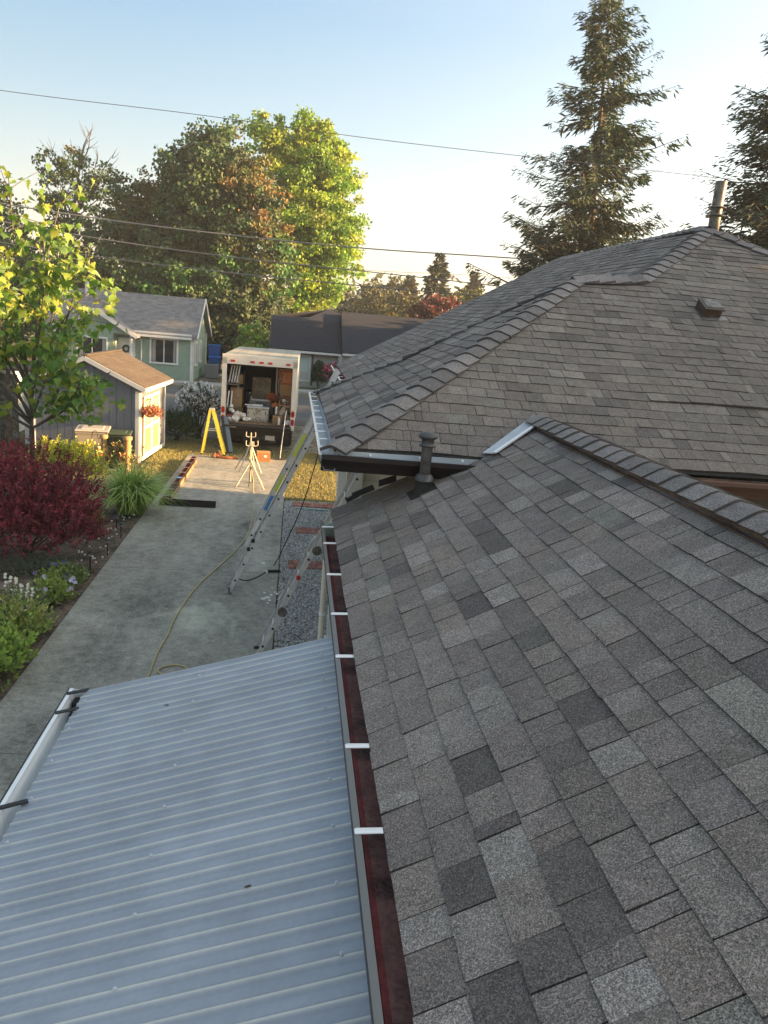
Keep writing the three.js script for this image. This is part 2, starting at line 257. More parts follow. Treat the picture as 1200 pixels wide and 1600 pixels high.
function tabs(F, rows, bounds, opt = {}) {
  const out = [];
  for (let k = 0; k < rows; k++) {
    const s0 = k * EXPO, s1 = s0 + EXPO, [l0, h0] = bounds(s0 + .002), [l1, h1] = bounds(Math.min(s1, opt.smax || 99));
    const lo = Math.min(l0, l1), hi = Math.max(h0, h1); let a = lo - rr(0, .2), big = true;
    let tone = pickTone(), th = .007;
    while (a < hi) {
      const w = rnd() < .2 ? rr(.05, .1) : rr(.11, .235), b = a + w;
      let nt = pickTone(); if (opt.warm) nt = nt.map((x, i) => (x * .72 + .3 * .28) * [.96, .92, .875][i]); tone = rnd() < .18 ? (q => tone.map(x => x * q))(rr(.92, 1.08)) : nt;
      th = rnd() < .55 ? (th > .008 ? .006 : .0105) : th;
      const L0 = Math.max(a, l0), H0 = Math.min(b, h0), L1 = Math.max(a, l1), H1 = Math.min(b, h1);
      if (H0 - L0 > .004 || H1 - L1 > .004) out.push({ F, k, L0, H0: Math.max(H0, L0), L1, H1: Math.max(H1, L1), tone, th: th + rr(-.0012, .0012) + (opt.lift ? opt.lift(k, a) : 0), skew: rr(-.0025, .0025), u: rr(0, 9), v: rr(0, 9) });
      a = b + (rnd() < .72 ? .0042 : .0005);
    }
  }
  return out;
}
function tabGeo(t) {
  const { F, k } = t, s0 = k * EXPO + t.skew, s1 = (k + 1) * EXPO + .018;
  const P = (a, s, n) => { const p = F.o.clone().addScaledVector(F.a, a).addScaledVector(F.s, s); return p.addScaledVector(F.n, n + wave(p.x + p.y, p.z)); };
  const v = [P(t.L0, s0, t.th), P(t.H0, s0, t.th), P(t.H1, s1, .0015), P(t.L1, s1, .0015), P(t.L0, s0, -.004), P(t.H0, s0, -.004), P(t.H1, s1, -.006), P(t.L1, s1, -.006)];
  const uv = [[t.L0, s0], [t.H0, s0], [t.H1, s1], [t.L1, s1]].map(q => [q[0] + t.u, q[1] + t.v]); uv.push(...uv.map(q => [q[0] + .01, q[1] + .01]));
  const f = [[0, 1, 2, 3], [4, 5, 1, 0], [5, 6, 2, 1], [7, 4, 0, 3]], pos = [], U = [], col = [];
  const cr = new THREE.Vector3().crossVectors(F.a, F.s).dot(F.n) < 0;
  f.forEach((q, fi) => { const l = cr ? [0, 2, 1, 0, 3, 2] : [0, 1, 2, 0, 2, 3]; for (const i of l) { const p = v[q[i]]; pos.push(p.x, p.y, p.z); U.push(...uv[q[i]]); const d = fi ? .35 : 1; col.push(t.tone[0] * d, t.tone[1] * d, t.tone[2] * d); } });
  const g = new THREE.BufferGeometry(); g.setAttribute('position', new THREE.Float32BufferAttribute(pos, 3)); g.setAttribute('color', new THREE.Float32BufferAttribute(col, 3)); g.userData.uv = new Float32Array(U); g.computeVertexNormals(); return fin(g);
}
const onPlane = (px, py, F) => { const d = rayAt(px, py), t = F.o.clone().sub(CAM).dot(F.n) / d.dot(F.n); return CAM.clone().addScaledVector(d, t); };
const inFrame = p => { const q = p.clone().sub(CAM), d = q.dot(FWD); if (d < .3) return false; const x = 600 + FOC * q.dot(RGT) / d, y = 800 - FOC * q.dot(UPV) / d; return x > -20 && x < 1220 && y > -20 && y < 1620 ? d : false; };
const liftRow = Math.round((onPlane(1085, 632, FB).sub(FB.o).dot(FB.s)) / EXPO), liftX = onPlane(985, 618, FB).x;
const deckOf = (name, pts, n) => mesh(name, slab(pts, n.clone().multiplyScalar(-.022)), M.deck, house);
const off = (p, n, k = -.012) => p.clone().addScaledVector(n, k);
const at3 = (F, a, s) => F.o.clone().addScaledVector(F.a, a).addScaledVector(F.s, s);
const sR = 1.885;
const dA = deckOf('roof', [at3(FA, -1.6, .01), at3(FA, 6.40, .01), at3(FA, 6.33, (1.5 - .372) / cA), V(1.56, yA(1.56), -5.96), V(2.035, yA(2.035), -6.43), at3(FA, -1.6, sR)].map(p => off(p, FA.n)), FA.n);
const A = tabs(FA, 13, bA, { smax: sR });
A.forEach(t => { const c = at3(FA, (t.L0 + t.H0) / 2, t.k * EXPO + .07); t.d = inFrame(c) || 1e3 + rnd(); });
A.sort((a, b) => a.d - b.d);
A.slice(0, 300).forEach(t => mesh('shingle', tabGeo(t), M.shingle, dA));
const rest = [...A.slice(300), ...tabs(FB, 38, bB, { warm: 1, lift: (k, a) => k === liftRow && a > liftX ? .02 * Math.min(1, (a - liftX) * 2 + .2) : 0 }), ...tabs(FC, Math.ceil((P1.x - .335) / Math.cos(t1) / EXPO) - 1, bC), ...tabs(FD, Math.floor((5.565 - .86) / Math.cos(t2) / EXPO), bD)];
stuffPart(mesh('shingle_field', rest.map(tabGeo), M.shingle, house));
deckOf('roof', [PC, V(10.6, 3.54, -5.93), P3, P2, P1].map(p => off(p, FB.n)), FB.n);
deckOf('roof', [V(.365, 3.54, -5.93), P1, V(1.3, 4.085, -9.42), V(.3, 3.503, -10.5)].map(p => off(p, FC.n)), FC.n);
deckOf('roof', [V(.87, 3.51, -9), V(3.98, 5.245, -9.05), P3, P4, V(.87, 3.51, -16.55)].map(p => off(p, FD.n)), FD.n);
mesh('roof', [slab([V(.3, 3.49, -10.5), V(1.3, 4.07, -9.42), V(1.3, 3.7, -10.2)], V(0, -.03, 0)), slab([V(1.3, 4.07, -9.42), V(3.16, 5.15, -9.0), V(3.0, 4.66, -9.6), V(1.3, 3.7, -10.2)], V(0, -.03, 0)), slab([P3, V(10.6, 3.54, -5.93), V(10.6, 3.54, -17.2), P4].map(p => p.clone().add(V(0, -.01, 0))), V(0, -.05, 0)), slab([V(2.05, yA(2.035), -6.4), V(2.05, yA(2.035), 1.6), V(3.1, 3.27, 1.6), V(3.1, 3.27, -5.9)], V(0, -.05, 0))], M.deck, house);
// ridge and hip caps: folded pieces, each overlapping the next one down
function caps(p, q, dA_, dB_, step = .2, wid = .15, lift = .012, tall = .022) {     // p is the low end; dA_/dB_ point down the two slopes
  const dir = q.clone().sub(p), L = dir.length(); dir.normalize(); const n = Math.round(L / step), st = L / n;
  const up = dA_.clone().add(dB_).multiplyScalar(-1).normalize();
  for (let i = 0; i < n; i++) {
    const a = p.clone().addScaledVector(dir, i * st - .02), b = p.clone().addScaledVector(dir, (i + 1) * st + .045), k = 1 + rr(-.22, .22), tone = [.35 * k, .325 * k, .315 * k], geos = [], w = wid * rr(.95, 1.05), yaw = rr(-.008, .008);
    const pr = (m, h, f) => [0, .25, .6, 1].flatMap(u => [u]).map(u => m.clone().addScaledVector(f, u * w).addScaledVector(up, h - (u === 0 ? .008 : 0) + (1 - u) * .006));
    const fl = [dA_, dB_], top = [], pos = [], U = [], col = [];
    const rowAt = (m, h) => [...pr(m, h, dA_).reverse(), ...pr(m, h, dB_).slice(1)];
    const r0 = rowAt(a, lift + tall * rr(.85, 1.15)), r1 = rowAt(b, lift), r0b = rowAt(a, lift - .004), uu = rr(0, 9);
    const quad = (A_, B_, C_, D_, s, ua) => { [[A_, 0], [B_, 1], [C_, 2], [A_, 0], [C_, 2], [D_, 3]].forEach(([v, c]) => { pos.push(v.x, v.y, v.z); U.push(uu + ua + (c === 1 || c === 2 ? .06 : 0), uu + (c > 1 ? .2 : 0)); col.push(tone[0] * s, tone[1] * s, tone[2] * s); }); };
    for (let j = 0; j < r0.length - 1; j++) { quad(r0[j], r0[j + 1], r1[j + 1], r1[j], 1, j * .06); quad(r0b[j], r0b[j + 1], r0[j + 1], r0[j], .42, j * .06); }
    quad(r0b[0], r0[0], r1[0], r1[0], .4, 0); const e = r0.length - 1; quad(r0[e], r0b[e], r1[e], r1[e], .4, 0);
    const g = new THREE.BufferGeometry(); g.setAttribute('position', new THREE.Float32BufferAttribute(pos, 3)); g.setAttribute('color', new THREE.Float32BufferAttribute(col, 3)); g.userData.uv = new Float32Array(U); g.computeVertexNormals();
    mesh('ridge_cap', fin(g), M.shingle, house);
  }
}
const acr = (dir, n, sgn) => { const v = new THREE.Vector3().crossVectors(n, dir).normalize().multiplyScalar(sgn); return v.y > 0 ? v.negate() : v; };
const downOf = (p, q, n, toward) => { const d = q.clone().sub(p).normalize(), v = new THREE.Vector3().crossVectors(n, d).normalize(); return v.dot(toward) < 0 ? v.negate() : v; };
caps(V(.33, 3.545, -5.9), P1, downOf(PC, P1, FB.n, V(1, 0, 1)), downOf(PC, P1, FC.n, V(-1, 0, -1)), .205, .145);
caps(P2, P1, downOf(P1, P2, FB.n, V(0, 0, 1)), V(0, -.45, -.9).normalize(), .205, .17, .03, .035);
caps(P2, P3, downOf(P2, P3, FB.n, V(1, 0, 1)), downOf(P2, P3, FD.n, V(-1, 0, -1)), .205, .145);
caps(V(10.6, 3.54, -5.93), P3, downOf(V(10.6, 3.54, -5.93), P3, FB.n, V(-1, 0, 1)), V(.6, -.5, -.6).normalize(), .23, .145);
caps(P4, P3.clone().add(V(0, .01, 0)), downOf(P3, P4, FD.n, V(-1, 0, 0)), V(.86, -.5, 0), .23, .15, .02, .03);
caps(V(2.075, yA(2.035) + .06, 1.5), V(2.075, yA(2.035) + .06, -6.3), FA.n.clone().cross(V(0, 0, 1)).normalize().y < 0 ? FA.n.clone().cross(V(0, 0, 1)).normalize().multiplyScalar(.2) : FA.n.clone().cross(V(0, 0, -1)).normalize().multiplyScalar(.5), V(.965, -.26, 0).normalize(), .19, .27, .01, .019);
caps(V(.3, 3.51, -10.5), V(1.3, 4.09, -9.42), downOf(V(.3, 3.5, -10.5), V(1.3, 4.085, -9.42), FC.n, V(-1, 0, 1)), V(.3, -.4, -.85).normalize(), .21, .13, .012, .04);
caps(V(1.3, 4.09, -9.42), V(3.1, 5.14, -9.02), downOf(V(1.3, 4.09, -9.42), V(3.1, 5.14, -9.02), FC.n, V(-1, 0, 1)), V(.1, -.4, -.9).normalize(), .21, .11, .012, .04);
mesh('ridge_flashing', [beam(V(1.985, yA(1.985) + .022, 1.5), V(1.985, yA(1.985) + .022, -6.36), .026, .03, V(0, 1, 0)), beam(V(1.96, yA(1.96) + .012, 1.5), V(1.96, yA(1.96) + .012, -6.34), .004, .03, V(0, 1, 0))], M.rust, house);
mesh('ridge_vent', beam(V(2.05, yA(2.03) + .01, 1.5), V(2.05, yA(2.03) + .01, -6.35), .03, .08, V(0, 1, 0)), M.rust, house);
{ // metal flashing where the low roof runs into the hip roof
  const a = onPlane(833, 652, FB).addScaledVector(FB.n, .02), b = onPlane(753, 711, FB).addScaledVector(FB.n, .02), c = onPlane(773, 713, FA).addScaledVector(FA.n, .02), d = onPlane(844, 665, FA).addScaledVector(FA.n, .02);
  const fl = mesh('valley_flashing', [slab([a, b, c], V(0, .004, .003)), slab([a, c, d], V(0, .004, .003))], M.galv, house);
  mesh('flashing_edge', beam(c.clone().add(V(0, .012, .012)), d.clone().add(V(0, .012, .012)), .012, .03, V(0, 1, 0)), M.strap, fl);
}
// gutters: thin folded sheet with straps
function gutter(name, p, q, out, mOut, mIn, mFloor, mLip, straps, strapMat, capAt) {
  const d = q.clone().sub(p).normalize(), P = (o, h, e) => e.clone().addScaledVector(out, o).add(V(0, h, 0));
  const seg = (o0, h0, o1, h1, t) => beamSheet(P(o0, h0, p), P(o1, h1, p), q.clone().sub(p), t);
  const g = mesh(name, [seg(-.002, -.12, .088, -.12, V(0, -.004, 0)), seg(.088, -.12, .104, -.075, out.clone().multiplyScalar(.004)), seg(.104, -.075, .128, -.03, out.clone().multiplyScalar(.004)), seg(.128, -.03, .128, 0, out.clone().multiplyScalar(.004))], mOut, house);
  mesh('gutter_lining', [seg(0, -.117, .064, -.117, V(0, .002, 0))], mFloor, g); mesh('gutter_channel', [seg(.064, -.117, .086, -.115, V(0, .002, 0))], mIn, g);
  mesh('gutter_back', [seg(0, -.114, 0, .005, out.clone().multiplyScalar(.003))], mIn, g);
  mesh('gutter_front', [seg(.085, -.114, .1, -.075, out.clone().multiplyScalar(-.002)), seg(.1, -.075, .124, -.03, out.clone().multiplyScalar(-.002)), seg(.124, -.03, .124, -.004, out.clone().multiplyScalar(-.002))], mIn, g);
  mesh('gutter_lip', [beam(P(.12, .003, p), P(.12, .003, q), .023, .007, out)], mLip, g);
  for (const s of straps) { const m = p.clone().addScaledVector(d, s); mesh('gutter_strap', [beam(P(.13, .009, m), P(.036, .012, m), .026, .003, d), beam(P(.125, .012, m.clone().addScaledVector(d, .01)), P(.036, .014, m.clone().addScaledVector(d, .01)), .004, .004, d)], strapMat, g); }
  for (const [s, mat] of capAt || []) { const m = p.clone().addScaledVector(d, s); mesh('end_cap', slab([P(0, .0, m), P(0, -.118, m), P(.086, -.118, m), P(.102, -.075, m), P(.126, -.03, m), P(.126, 0, m)], d.clone().multiplyScalar(.003)), mat, g); }
  return g;
}
function beamSheet(a, b, along, t) { return slab([a, b, b.clone().add(along), a.clone().add(along)], t); }
gutter('gutter', V(.405, 2.915, 1.4), V(.405, 2.915, -6.02), V(-1, 0, 0), M.brown, M.brownIn, M.brownFloor, M.lip, [3.56, 4.07, 4.88, 5.43, 6.1, 6.79, 7.23], M.strap, [[7.4, S([.36, .46, .38], .6)]]);
gutter('gutter', V(.24, 3.49, -5.965), V(1.445, 3.49, -5.905), V(0, 0, 1), M.brown, M.galv, M.galv, M.brown, [], M.strap, [[1.18, M.brownIn]]);
gutter('gutter', V(2.2, 3.49, -5.90), V(9, 3.49, -5.90), V(0, 0, 1), S([.06, .03, .024], .5), M.rust, M.rust, S([.16, .075, .05], .45), [], M.strap);
gutter('gutter', V(.35, 3.49, -5.86), V(.33, 3.49, -10.5), V(-1, 0, 0), M.brown, M.galv, M.galv, M.strap, [.32, .72, 1.15, 1.62, 2.1, 2.62, 3.1, 3.6, 4.1, 4.5], M.strap);
gutter('gutter', V(.87, 3.49, -12.0), V(.87, 3.49, -16.5), V(-1, 0, 0), M.brown, M.brownIn, M.brownFloor, M.strap, [.3, .9, 1.5, 2.1, 2.7, 3.3], M.strap);
mesh('drip_edge', [box(1.2, .05, .006, .9, 3.508, -5.945), box(.006, .05, 4.5, .36, 3.50, -8.15)], M.galv, house);
mesh('gutter_hanger', [.62, 1.02, 1.36].flatMap(x => [box(.012, .05, .02, x, 3.475, -5.93), ell(.014, .014, .014, x, 3.5, -5.92)]), M.strap, house);
// walls and what shows of them
mesh('wall', [box(.12, 2.75, 7.6, .86, 1.375, -2.45)], M.cream, house);
mesh('wall', [box(1.4, 2.9, .12, 1.5, 1.45, -6.2)], M.cream, house);
mesh('soffit', [box(.46, .02, 7.9, .63, 2.765, -2.4), box(9.8, .02, 11, 5.85, 3.36, -11.6), box(1.4, .02, 4.4, 1.05, 3.36, -8.2)], M.cream, house);
mesh('wall', [box(9.3, 3.3, .14, 6.9, 1.65, -6.5), box(.14, 3.3, 7, 1.3, 1.65, -13.6), box(.14, 3.3, 3.8, 2.3, 1.65, -8.4), box(.14, 3.4, 10.4, 10.1, 1.7, -11.8), box(8.9, 3.3, .14, 5.7, 1.65, -17.1)], M.cream, house);
mesh('added_rear_block', [box(8, 2.9, .7, 5.4, 1.45, -17.45), box(8.3, .08, .9, 5.4, 2.95, -17.5)], M.cream, house);  // unseen block added to place the edge of the house shadow
const pw = mesh('porch_wall', [box(3.0, 3.3, .1, 2.28, 1.65, -10.25)], M.cream, house);
for (let i = 0; i < 12; i++) mesh('siding_board', box(2.96, .22, .016, 2.28, .4 + i * .235, -10.19, .06), M.cream, pw);
mesh('fascia', [box(.03, .16, 7.6, .42, 2.83, -2.4), box(1.2, .13, .03, .85, 3.42, -5.99), box(7.5, .5, .03, 5.9, 3.2, -5.99), box(.03, .13, 4.5, .375, 3.42, -8.2), box(.03, .13, 7, .9, 3.42, -13)], M.brown, house);
for (const [x, z] of [[.70, -10.1], [.93, -10.12]]) { const p = mesh('porch_post', rbox(.11, 3.36, .11, .008, x, 1.68, z), M.white, house); mesh('post_base', rbox(.16, .12, .16, .01, x, .06, z), M.white, p); }
{ const a = pz(509, 876, -9.0), b = V(a.x, 0, -9.0), ds = mesh('downspout', [cyl(b, a, .04, .034, 12), cyl(a, a.clone().add(V(.02, .05, 0)), .02, .016, 10)], M.cream, house); mesh('pipe_strap', [cyl(V(a.x, .9, -9), V(a.x, .94, -9), .044, .044, 12)], M.strap, ds); }
// torn roofing felt at the far edge of the low roof
mesh('felt_edge', [box(.2, .006, .10, .64, 3.09, -6.44, .2, .1, .45), box(.16, .007, .10, .84, 3.20, -6.42, .35, -.1, .47), cyl(V(.5, 3.0, -6.43), V(.6, 3.06, -6.44), .018, .022, 10)], M.felt, house);
// plumbing vent, box vent and flue on the roofs
{
  const x = 1.035, z = -5.745, y = yA(x);
  const p = mesh('vent_pipe', [cyl(V(x, y, z), V(x, 3.69, z), .043, .043, 20)], M.pipe, house);
  mesh('flashing_boot', [lathe([[.085, y - .04], [.072, y + .04], [.062, y + .1]], x, 0, z), slab([-1, 1].flatMap(i => [V(x + .11 * i, yA(x + .11 * i) + .016, z + .12 * i), V(x + .11 * i, yA(x + .11 * i) + .016, z - .12 * i)]), V(0, .003, 0))], M.rubber, p);
  mesh('storm_collar', [lathe([[.08, y + .095], [.077, y + .11], [.056, y + .14], [.044, y + .145]], x, 0, z, 24)], M.pipe, p);
  mesh('pipe_cap', [lathe([[.044, 3.575], [.064, 3.58], [.064, 3.594], [.048, 3.598], [.05, 3.635], [.072, 3.645], [.075, 3.66], [.066, 3.68], [.03, 3.69], [0, 3.692]], x, .05, z, 24)], M.pipe, p);
}
{
  const c = onPlane(1106, 490, FB), v = new THREE.Group(); v.name = 'roof_vent'; v.position.copy(c); v.rotation.x = TH; house.add(v);
  mesh('vent_hood', [box(.21, .09, .22, 0, .055, -.02), box(.23, .014, .26, 0, .107, -.01)], S([.075, .05, .04], .5), v); mesh('vent_top', box(.19, .004, .2, .012, .118, -.02), M.steel, v); mesh('vent_flange', box(.32, .006, .34, .02, .01, -.02), M.steel, v);
}
{
  const f = mesh('flue', [cyl(V(5.79, 5.95, -11.05), V(5.79, 6.80, -11.05), .078, .078, 20, undefined, true)], M.flue, house);
  mesh('storm_collar', [lathe([[.14, 6.34], [.135, 6.35], [.08, 6.37]], 5.79, 0, -11.05), lathe([[.13, 6.45], [.125, 6.46], [.08, 6.475]], 5.79, 0, -11.05)], M.steel, f);
}
// corrugated patio cover
{
  const t = thing('patio_cover', 'blue grey corrugated metal lean-to roof below the brown gutter, lower left', 'patio cover');
  const xr = .316, yr = 2.790, xl = -1.06, yl = 2.405, sl = (yr - yl) / (xr - xl), pit = .0714, amp = .012; let per = 6;
  let z1 = -4.03, n = 0;
  while (z1 < 1.2) {
    const cl = [], len = per * pit + .007, nz = Math.round(len / .0034), pos = [], idx = [], lift = (n % 2 ? 0 : 0) + n * .0002;
    for (let j = 0; j <= nz; j++) for (let i = 0; i <= 8; i++) {
      const z = z1 + j / nz * len, x = xl + (xr - xl) * i / 8, ph = ((z + 4.03) / pit + .5) % 1 - .5, dd = ph * pit, prof = Math.exp(-dd * dd / (2 * .0068 * .0068)) * (j === 0 ? .3 : j > nz - 6 ? 1.25 : 1) - .10 * Math.cos(ph * 6.2832);
      pos.push(x, yr + (x - xr) * sl + amp * prof - .003 * Math.sin(Math.PI * j / nz) - .005 * Math.exp(-Math.pow((j / nz - .93) / .07, 2)) + .0012 * (j / nz) + .003 * Math.sin(x * 3 + z * 1.7) + lift - .002, z); { const cr = Math.exp(-Math.pow((dd + .001) / .0056, 2)), vl = Math.exp(-Math.pow((dd - .0135) / .006, 2)), k = .97 + .03 * Math.sin(x * 7 + n); cl.push(k * (.93 + .8 * cr - .09 * vl), k * (.96 + .66 * cr - .08 * vl), k * (1 + .4 * cr - .07 * vl)); }  // crest glint and the dark line beside it are put into the vertex colour
    }
    for (let j = 0; j < nz; j++) for (let i = 0; i < 8; i++) { const a = j * 9 + i; idx.push(a, a + 9, a + 1, a + 1, a + 9, a + 10); }
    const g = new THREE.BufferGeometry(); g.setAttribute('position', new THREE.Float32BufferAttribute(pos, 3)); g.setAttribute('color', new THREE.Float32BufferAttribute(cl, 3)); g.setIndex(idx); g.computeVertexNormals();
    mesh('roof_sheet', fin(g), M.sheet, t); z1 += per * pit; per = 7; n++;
  }
  const sy = x => yr + (x - xr) * sl + amp;
  for (const x of [-1.02, -.42, .225]) for (let k = 0; k < 14; k++) { const z = -3.887 + k * .2856 + (x > 0 ? .0714 : 0); mesh('roof_screw', [cyl(V(x, sy(x), z), V(x, sy(x) + .003, z), .0065, .0065, 10), cyl(V(x, sy(x), z), V(x, sy(x) + .007, z), .004, .003, 6)], M.galv, t); }
  for (const [x, z, r] of [[-.06, -2.18, .4], [-.55, -3.62, .2]]) { const d = tag(mesh('dead_leaf', ell(.014, .003, .005, 0, 0, 0, [1, 1, 1], 6), M.bark), '', 'leaf'); d.position.set(x, sy(x) + .002, z); d.rotation.y = r; d.userData.group = 'dead leaf scraps on the metal roof'; d.userData.label = 'dark scrap of dead leaf lying on the corrugated metal roof'; }
  const gx = -1.022, gy = 2.395;
  mesh('gutter', [beamSheet(V(gx, gy, -4.06), V(gx, gy - .1, -4.06), V(0, 0, 5.2), V(.004, 0, 0)), beamSheet(V(gx, gy - .1, -4.06), V(gx - .085, gy - .1, -4.06), V(0, 0, 5.2), V(0, -.004, 0)), beamSheet(V(gx - .085, gy - .1, -4.06), V(gx - .11, gy + .01, -4.06), V(0, 0, 5.2), V(-.004, 0, 0)), slab([V(gx, gy, -4.06), V(gx, gy - .1, -4.06), V(gx - .085, gy - .1, -4.06), V(gx - .11, gy + .01, -4.06)], V(0, 0, -.004)), beam(V(gx - .112, gy + .012, -4.06), V(gx - .112, gy + .012, 1.1), .022, .008, V(1, 0, 0))], S([.70, .76, .80], .45), t); mesh('gutter_outlet', [box(.075, .05, .07, gx - .05, gy - .05, -4.0), cyl(V(gx - .05, gy - .05, -3.93), V(gx - .05, gy - .05, -3.86), .03, .025, 12)], M.rubber, t);
  mesh('gutter_edge', beam(V(gx - .124, gy + .006, -4.06), V(gx - .124, gy + .006, 1.1), .008, .02, V(1, 0, 0)), M.black, t);
  for (const z of [-4.03, -3.82, -3.02, -2.5, -1.7]) mesh('gutter_bracket', [beam(V(gx - .12, gy + .018, z + .04), V(gx - .012, gy + .022, z - .01), .026, .006, V(0, 0, 1))], M.black, t);
  mesh('header_beam', [box(.09, .14, 5.2, -.98, 2.30, -1.4)], M.white, t);
  for (let k = 0; k < 6; k++) mesh('rafter', beam(V(-.98, 2.36, -3.9 + k * .95), V(.3, 2.72, -3.9 + k * .95), .04, .09, V(0, 0, 1)), M.white, t);
  for (const z of [-3.9, .6]) mesh('post', box(.09, 2.24, .09, -.98, 1.12, z), M.white, t);
}
// ---------------------------------------------------------------- foliage helpers
// shoots carrying small leaves, merged into one geometry
const leafQuad = (out, c, d, s, l, col) => { // c centre, d direction, s side
  const a = c, b = c.clone().addScaledVector(d, l * .5).addScaledVector(s, l * .28), e = c.clone().addScaledVector(d, l), f = c.clone().addScaledVector(d, l * .5).addScaledVector(s, -l * .28);
  for (const v of [a, b, e, a, e, f]) { out.p.push(v.x, v.y, v.z); out.c.push(col[0], col[1], col[2]); }
};
const newOut = () => ({ p: [], c: [] });
function geoOf(o) { const g = new THREE.BufferGeometry(); g.setAttribute('position', new THREE.Float32BufferAttribute(o.p, 3)); g.setAttribute('color', new THREE.Float32BufferAttribute(o.c, 3)); g.computeVertexNormals(); return fin(g); }
const rdir = () => { const z = rr(-1, 1), a = rr(0, 6.2832), r = Math.sqrt(1 - z * z); return V(r * Math.cos(a), z, r * Math.sin(a)); };
function shootsIn(out, lobes, n, leaf, cols, { len = .35, per = 14, up = .8, tip = 1.25, spread = .5 } = {}) {
  const tot = lobes.reduce((s, l) => s + l[3] * l[5], 0);
  for (let i = 0; i < n; i++) {
    let r = rnd() * tot, L = lobes[0]; for (const l of lobes) { if ((r -= l[3] * l[5]) < 0) { L = l; break; } }
    const d = rdir(); if (d.y < -.55) d.y *= -.6; const k = Math.pow(rnd(), .4);
    const o = V(L[0] + d.x * L[3] * k, L[1] + d.y * L[4] * k, L[2] + d.z * L[5] * k);
    const dir = d.clone().multiplyScalar(spread).add(V(rr(-.3, .3), up, rr(-.3, .3))).normalize(), ln = len * rr(.5, 1.3), base = cols[(rnd() * cols.length) | 0], w = rr(.7, 1.2);
    for (let j = 0; j < per; j++) {
      const t = j / per, p = o.clone().addScaledVector(dir, ln * t), ld = rdir().multiplyScalar(.8).addScaledVector(dir, .8).normalize(), sd = new THREE.Vector3().crossVectors(ld, rdir()).normalize(), b = w * (1 + (tip - 1) * t) * rr(.85, 1.15);
      if (p.y < .03) continue;
      leafQuad(out, p, ld, sd, leaf * rr(.6, 1.2), base.map(x => x * b));
    }
  }
}
function shrub(name, label, cat, pos, lobes, n, leaf, cols, opt = {}, extra) {
  const t = thing(name, label, cat, pos), o = newOut(); shootsIn(o, lobes, n, leaf, cols, opt);
  mesh('foliage', geoOf(o), leafMat([1, 1, 1], opt.trans ?? .3), t);
  const b = []; for (let i = 0; i < (opt.stems ?? 8); i++) { const L = lobes[i % lobes.length]; b.push(cyl(V(rr(-.08, .08), 0, rr(-.08, .08)), V(L[0] + rr(-.5, .5) * L[3], L[1] + rr(-.1, .4) * L[4], L[2] + rr(-.5, .5) * L[5]), opt.sr ?? .018, .005, 5)); }
  mesh('stem', b, M.bark, t); if (extra) extra(t); return t;
}
// ---------------------------------------------------------------- planting bed left of the driveway
shrub('barberry', 'large dark red barberry shrub in the soil bed at the left edge', 'shrub', [-4.55, 0, -13.6], [[.25, .85, .1, 1.05, 1.05, .95], [-.75, .95, -.1, 1.0, 1.1, .9], [.75, .6, .3, .62, .7, .6], [-.2, .5, .5, 1.1, .6, .7], [-1.6, .8, .2, .8, .9, .8]], 3500, .05, [[.20, .024, .038], [.27, .034, .052], [.12, .016, .026], [.17, .034, .034]], { len: .25, per: 20, up: .75, tip: 1.4, spread: .8, trans: .2 });
shrub('golden_shrub', 'yellow green low shrub behind the red barberry', 'shrub', [-5.0, 0, -19.1], [[-.1, .55, 0, .55, .45, .5], [.3, .32, .3, .4, .34, .4], [-.7, .6, 0, .5, .42, .5]], 480, .07, [[.42, .42, .04], [.52, .48, .04], [.26, .32, .04]], { len: .2, per: 10, up: .9, tip: 1.5 });
shrub('orange_shrub', 'small shrub with orange tipped leaves beside the wooden post', 'shrub', [-4.5, 0, -20.75], [[0, .35, 0, .32, .32, .3], [.2, .2, .15, .25, .2, .2]], 150, .10, [[.10, .16, .05], [.36, .20, .07], [.12, .16, .06]], { len: .22, per: 7, tip: 1.7 });
function strappy(name, label, pos, n, h, r, cols, w = .014) {
  const t = thing(name, label, 'plant', pos), o = newOut();
  for (let i = 0; i < n; i++) {
    const a = rr(0, 6.28), k = rr(.35, 1), H = h * rr(.6, 1.1), R = r * k, c0 = cols[(rnd() * cols.length) | 0], b = rr(.7, 1.25), dx = Math.cos(a), dz = Math.sin(a), ox = rr(-.2, .2) * r, oz = rr(-.2, .2) * r; let prev = null;
    for (let j = 0; j <= 5; j++) { const u = j / 5, y = H * (1.9 * u - 1.25 * u * u * (k + .25)), x = ox + dx * R * u * u * .9 + dx * R * .15 * u, z = oz + dz * R * u * u * .9 + dz * R * .15 * u, ww = w * (1 - u * .9), q = [V(x - dz * ww, Math.max(.01, y), z + dx * ww), V(x + dz * ww, Math.max(.01, y), z - dx * ww)];
      if (prev) for (const v of [prev[0], prev[1], q[1], prev[0], q[1], q[0]]) { o.p.push(v.x, v.y, v.z); const s = b * (.75 + .45 * u); o.c.push(c0[0] * s, c0[1] * s, c0[2] * s); } prev = q; }
  }
  mesh('blade', geoOf(o), leafMat([1, 1, 1], .3), t); return t;
}
{ const t = strappy('daylily_clump', 'big arching clump of green strap leaves beside the driveway', [-3.34, 0, -16.6], 900, 1.02, 1.15, [[.22, .38, .06], [.30, .47, .08], [.38, .50, .12]], .02);
  const st = []; for (let i = 0; i < 9; i++) { const x = rr(-.4, .3), z = rr(-.6, .2); st.push(cyl(V(x * .4, 0, z * .4), V(x, rr(1.0, 1.5), z), .006, .004, 5, [.3, .3, .12])); } mesh('flower_stalk', st, S([1, 1, 1], .8), t); }
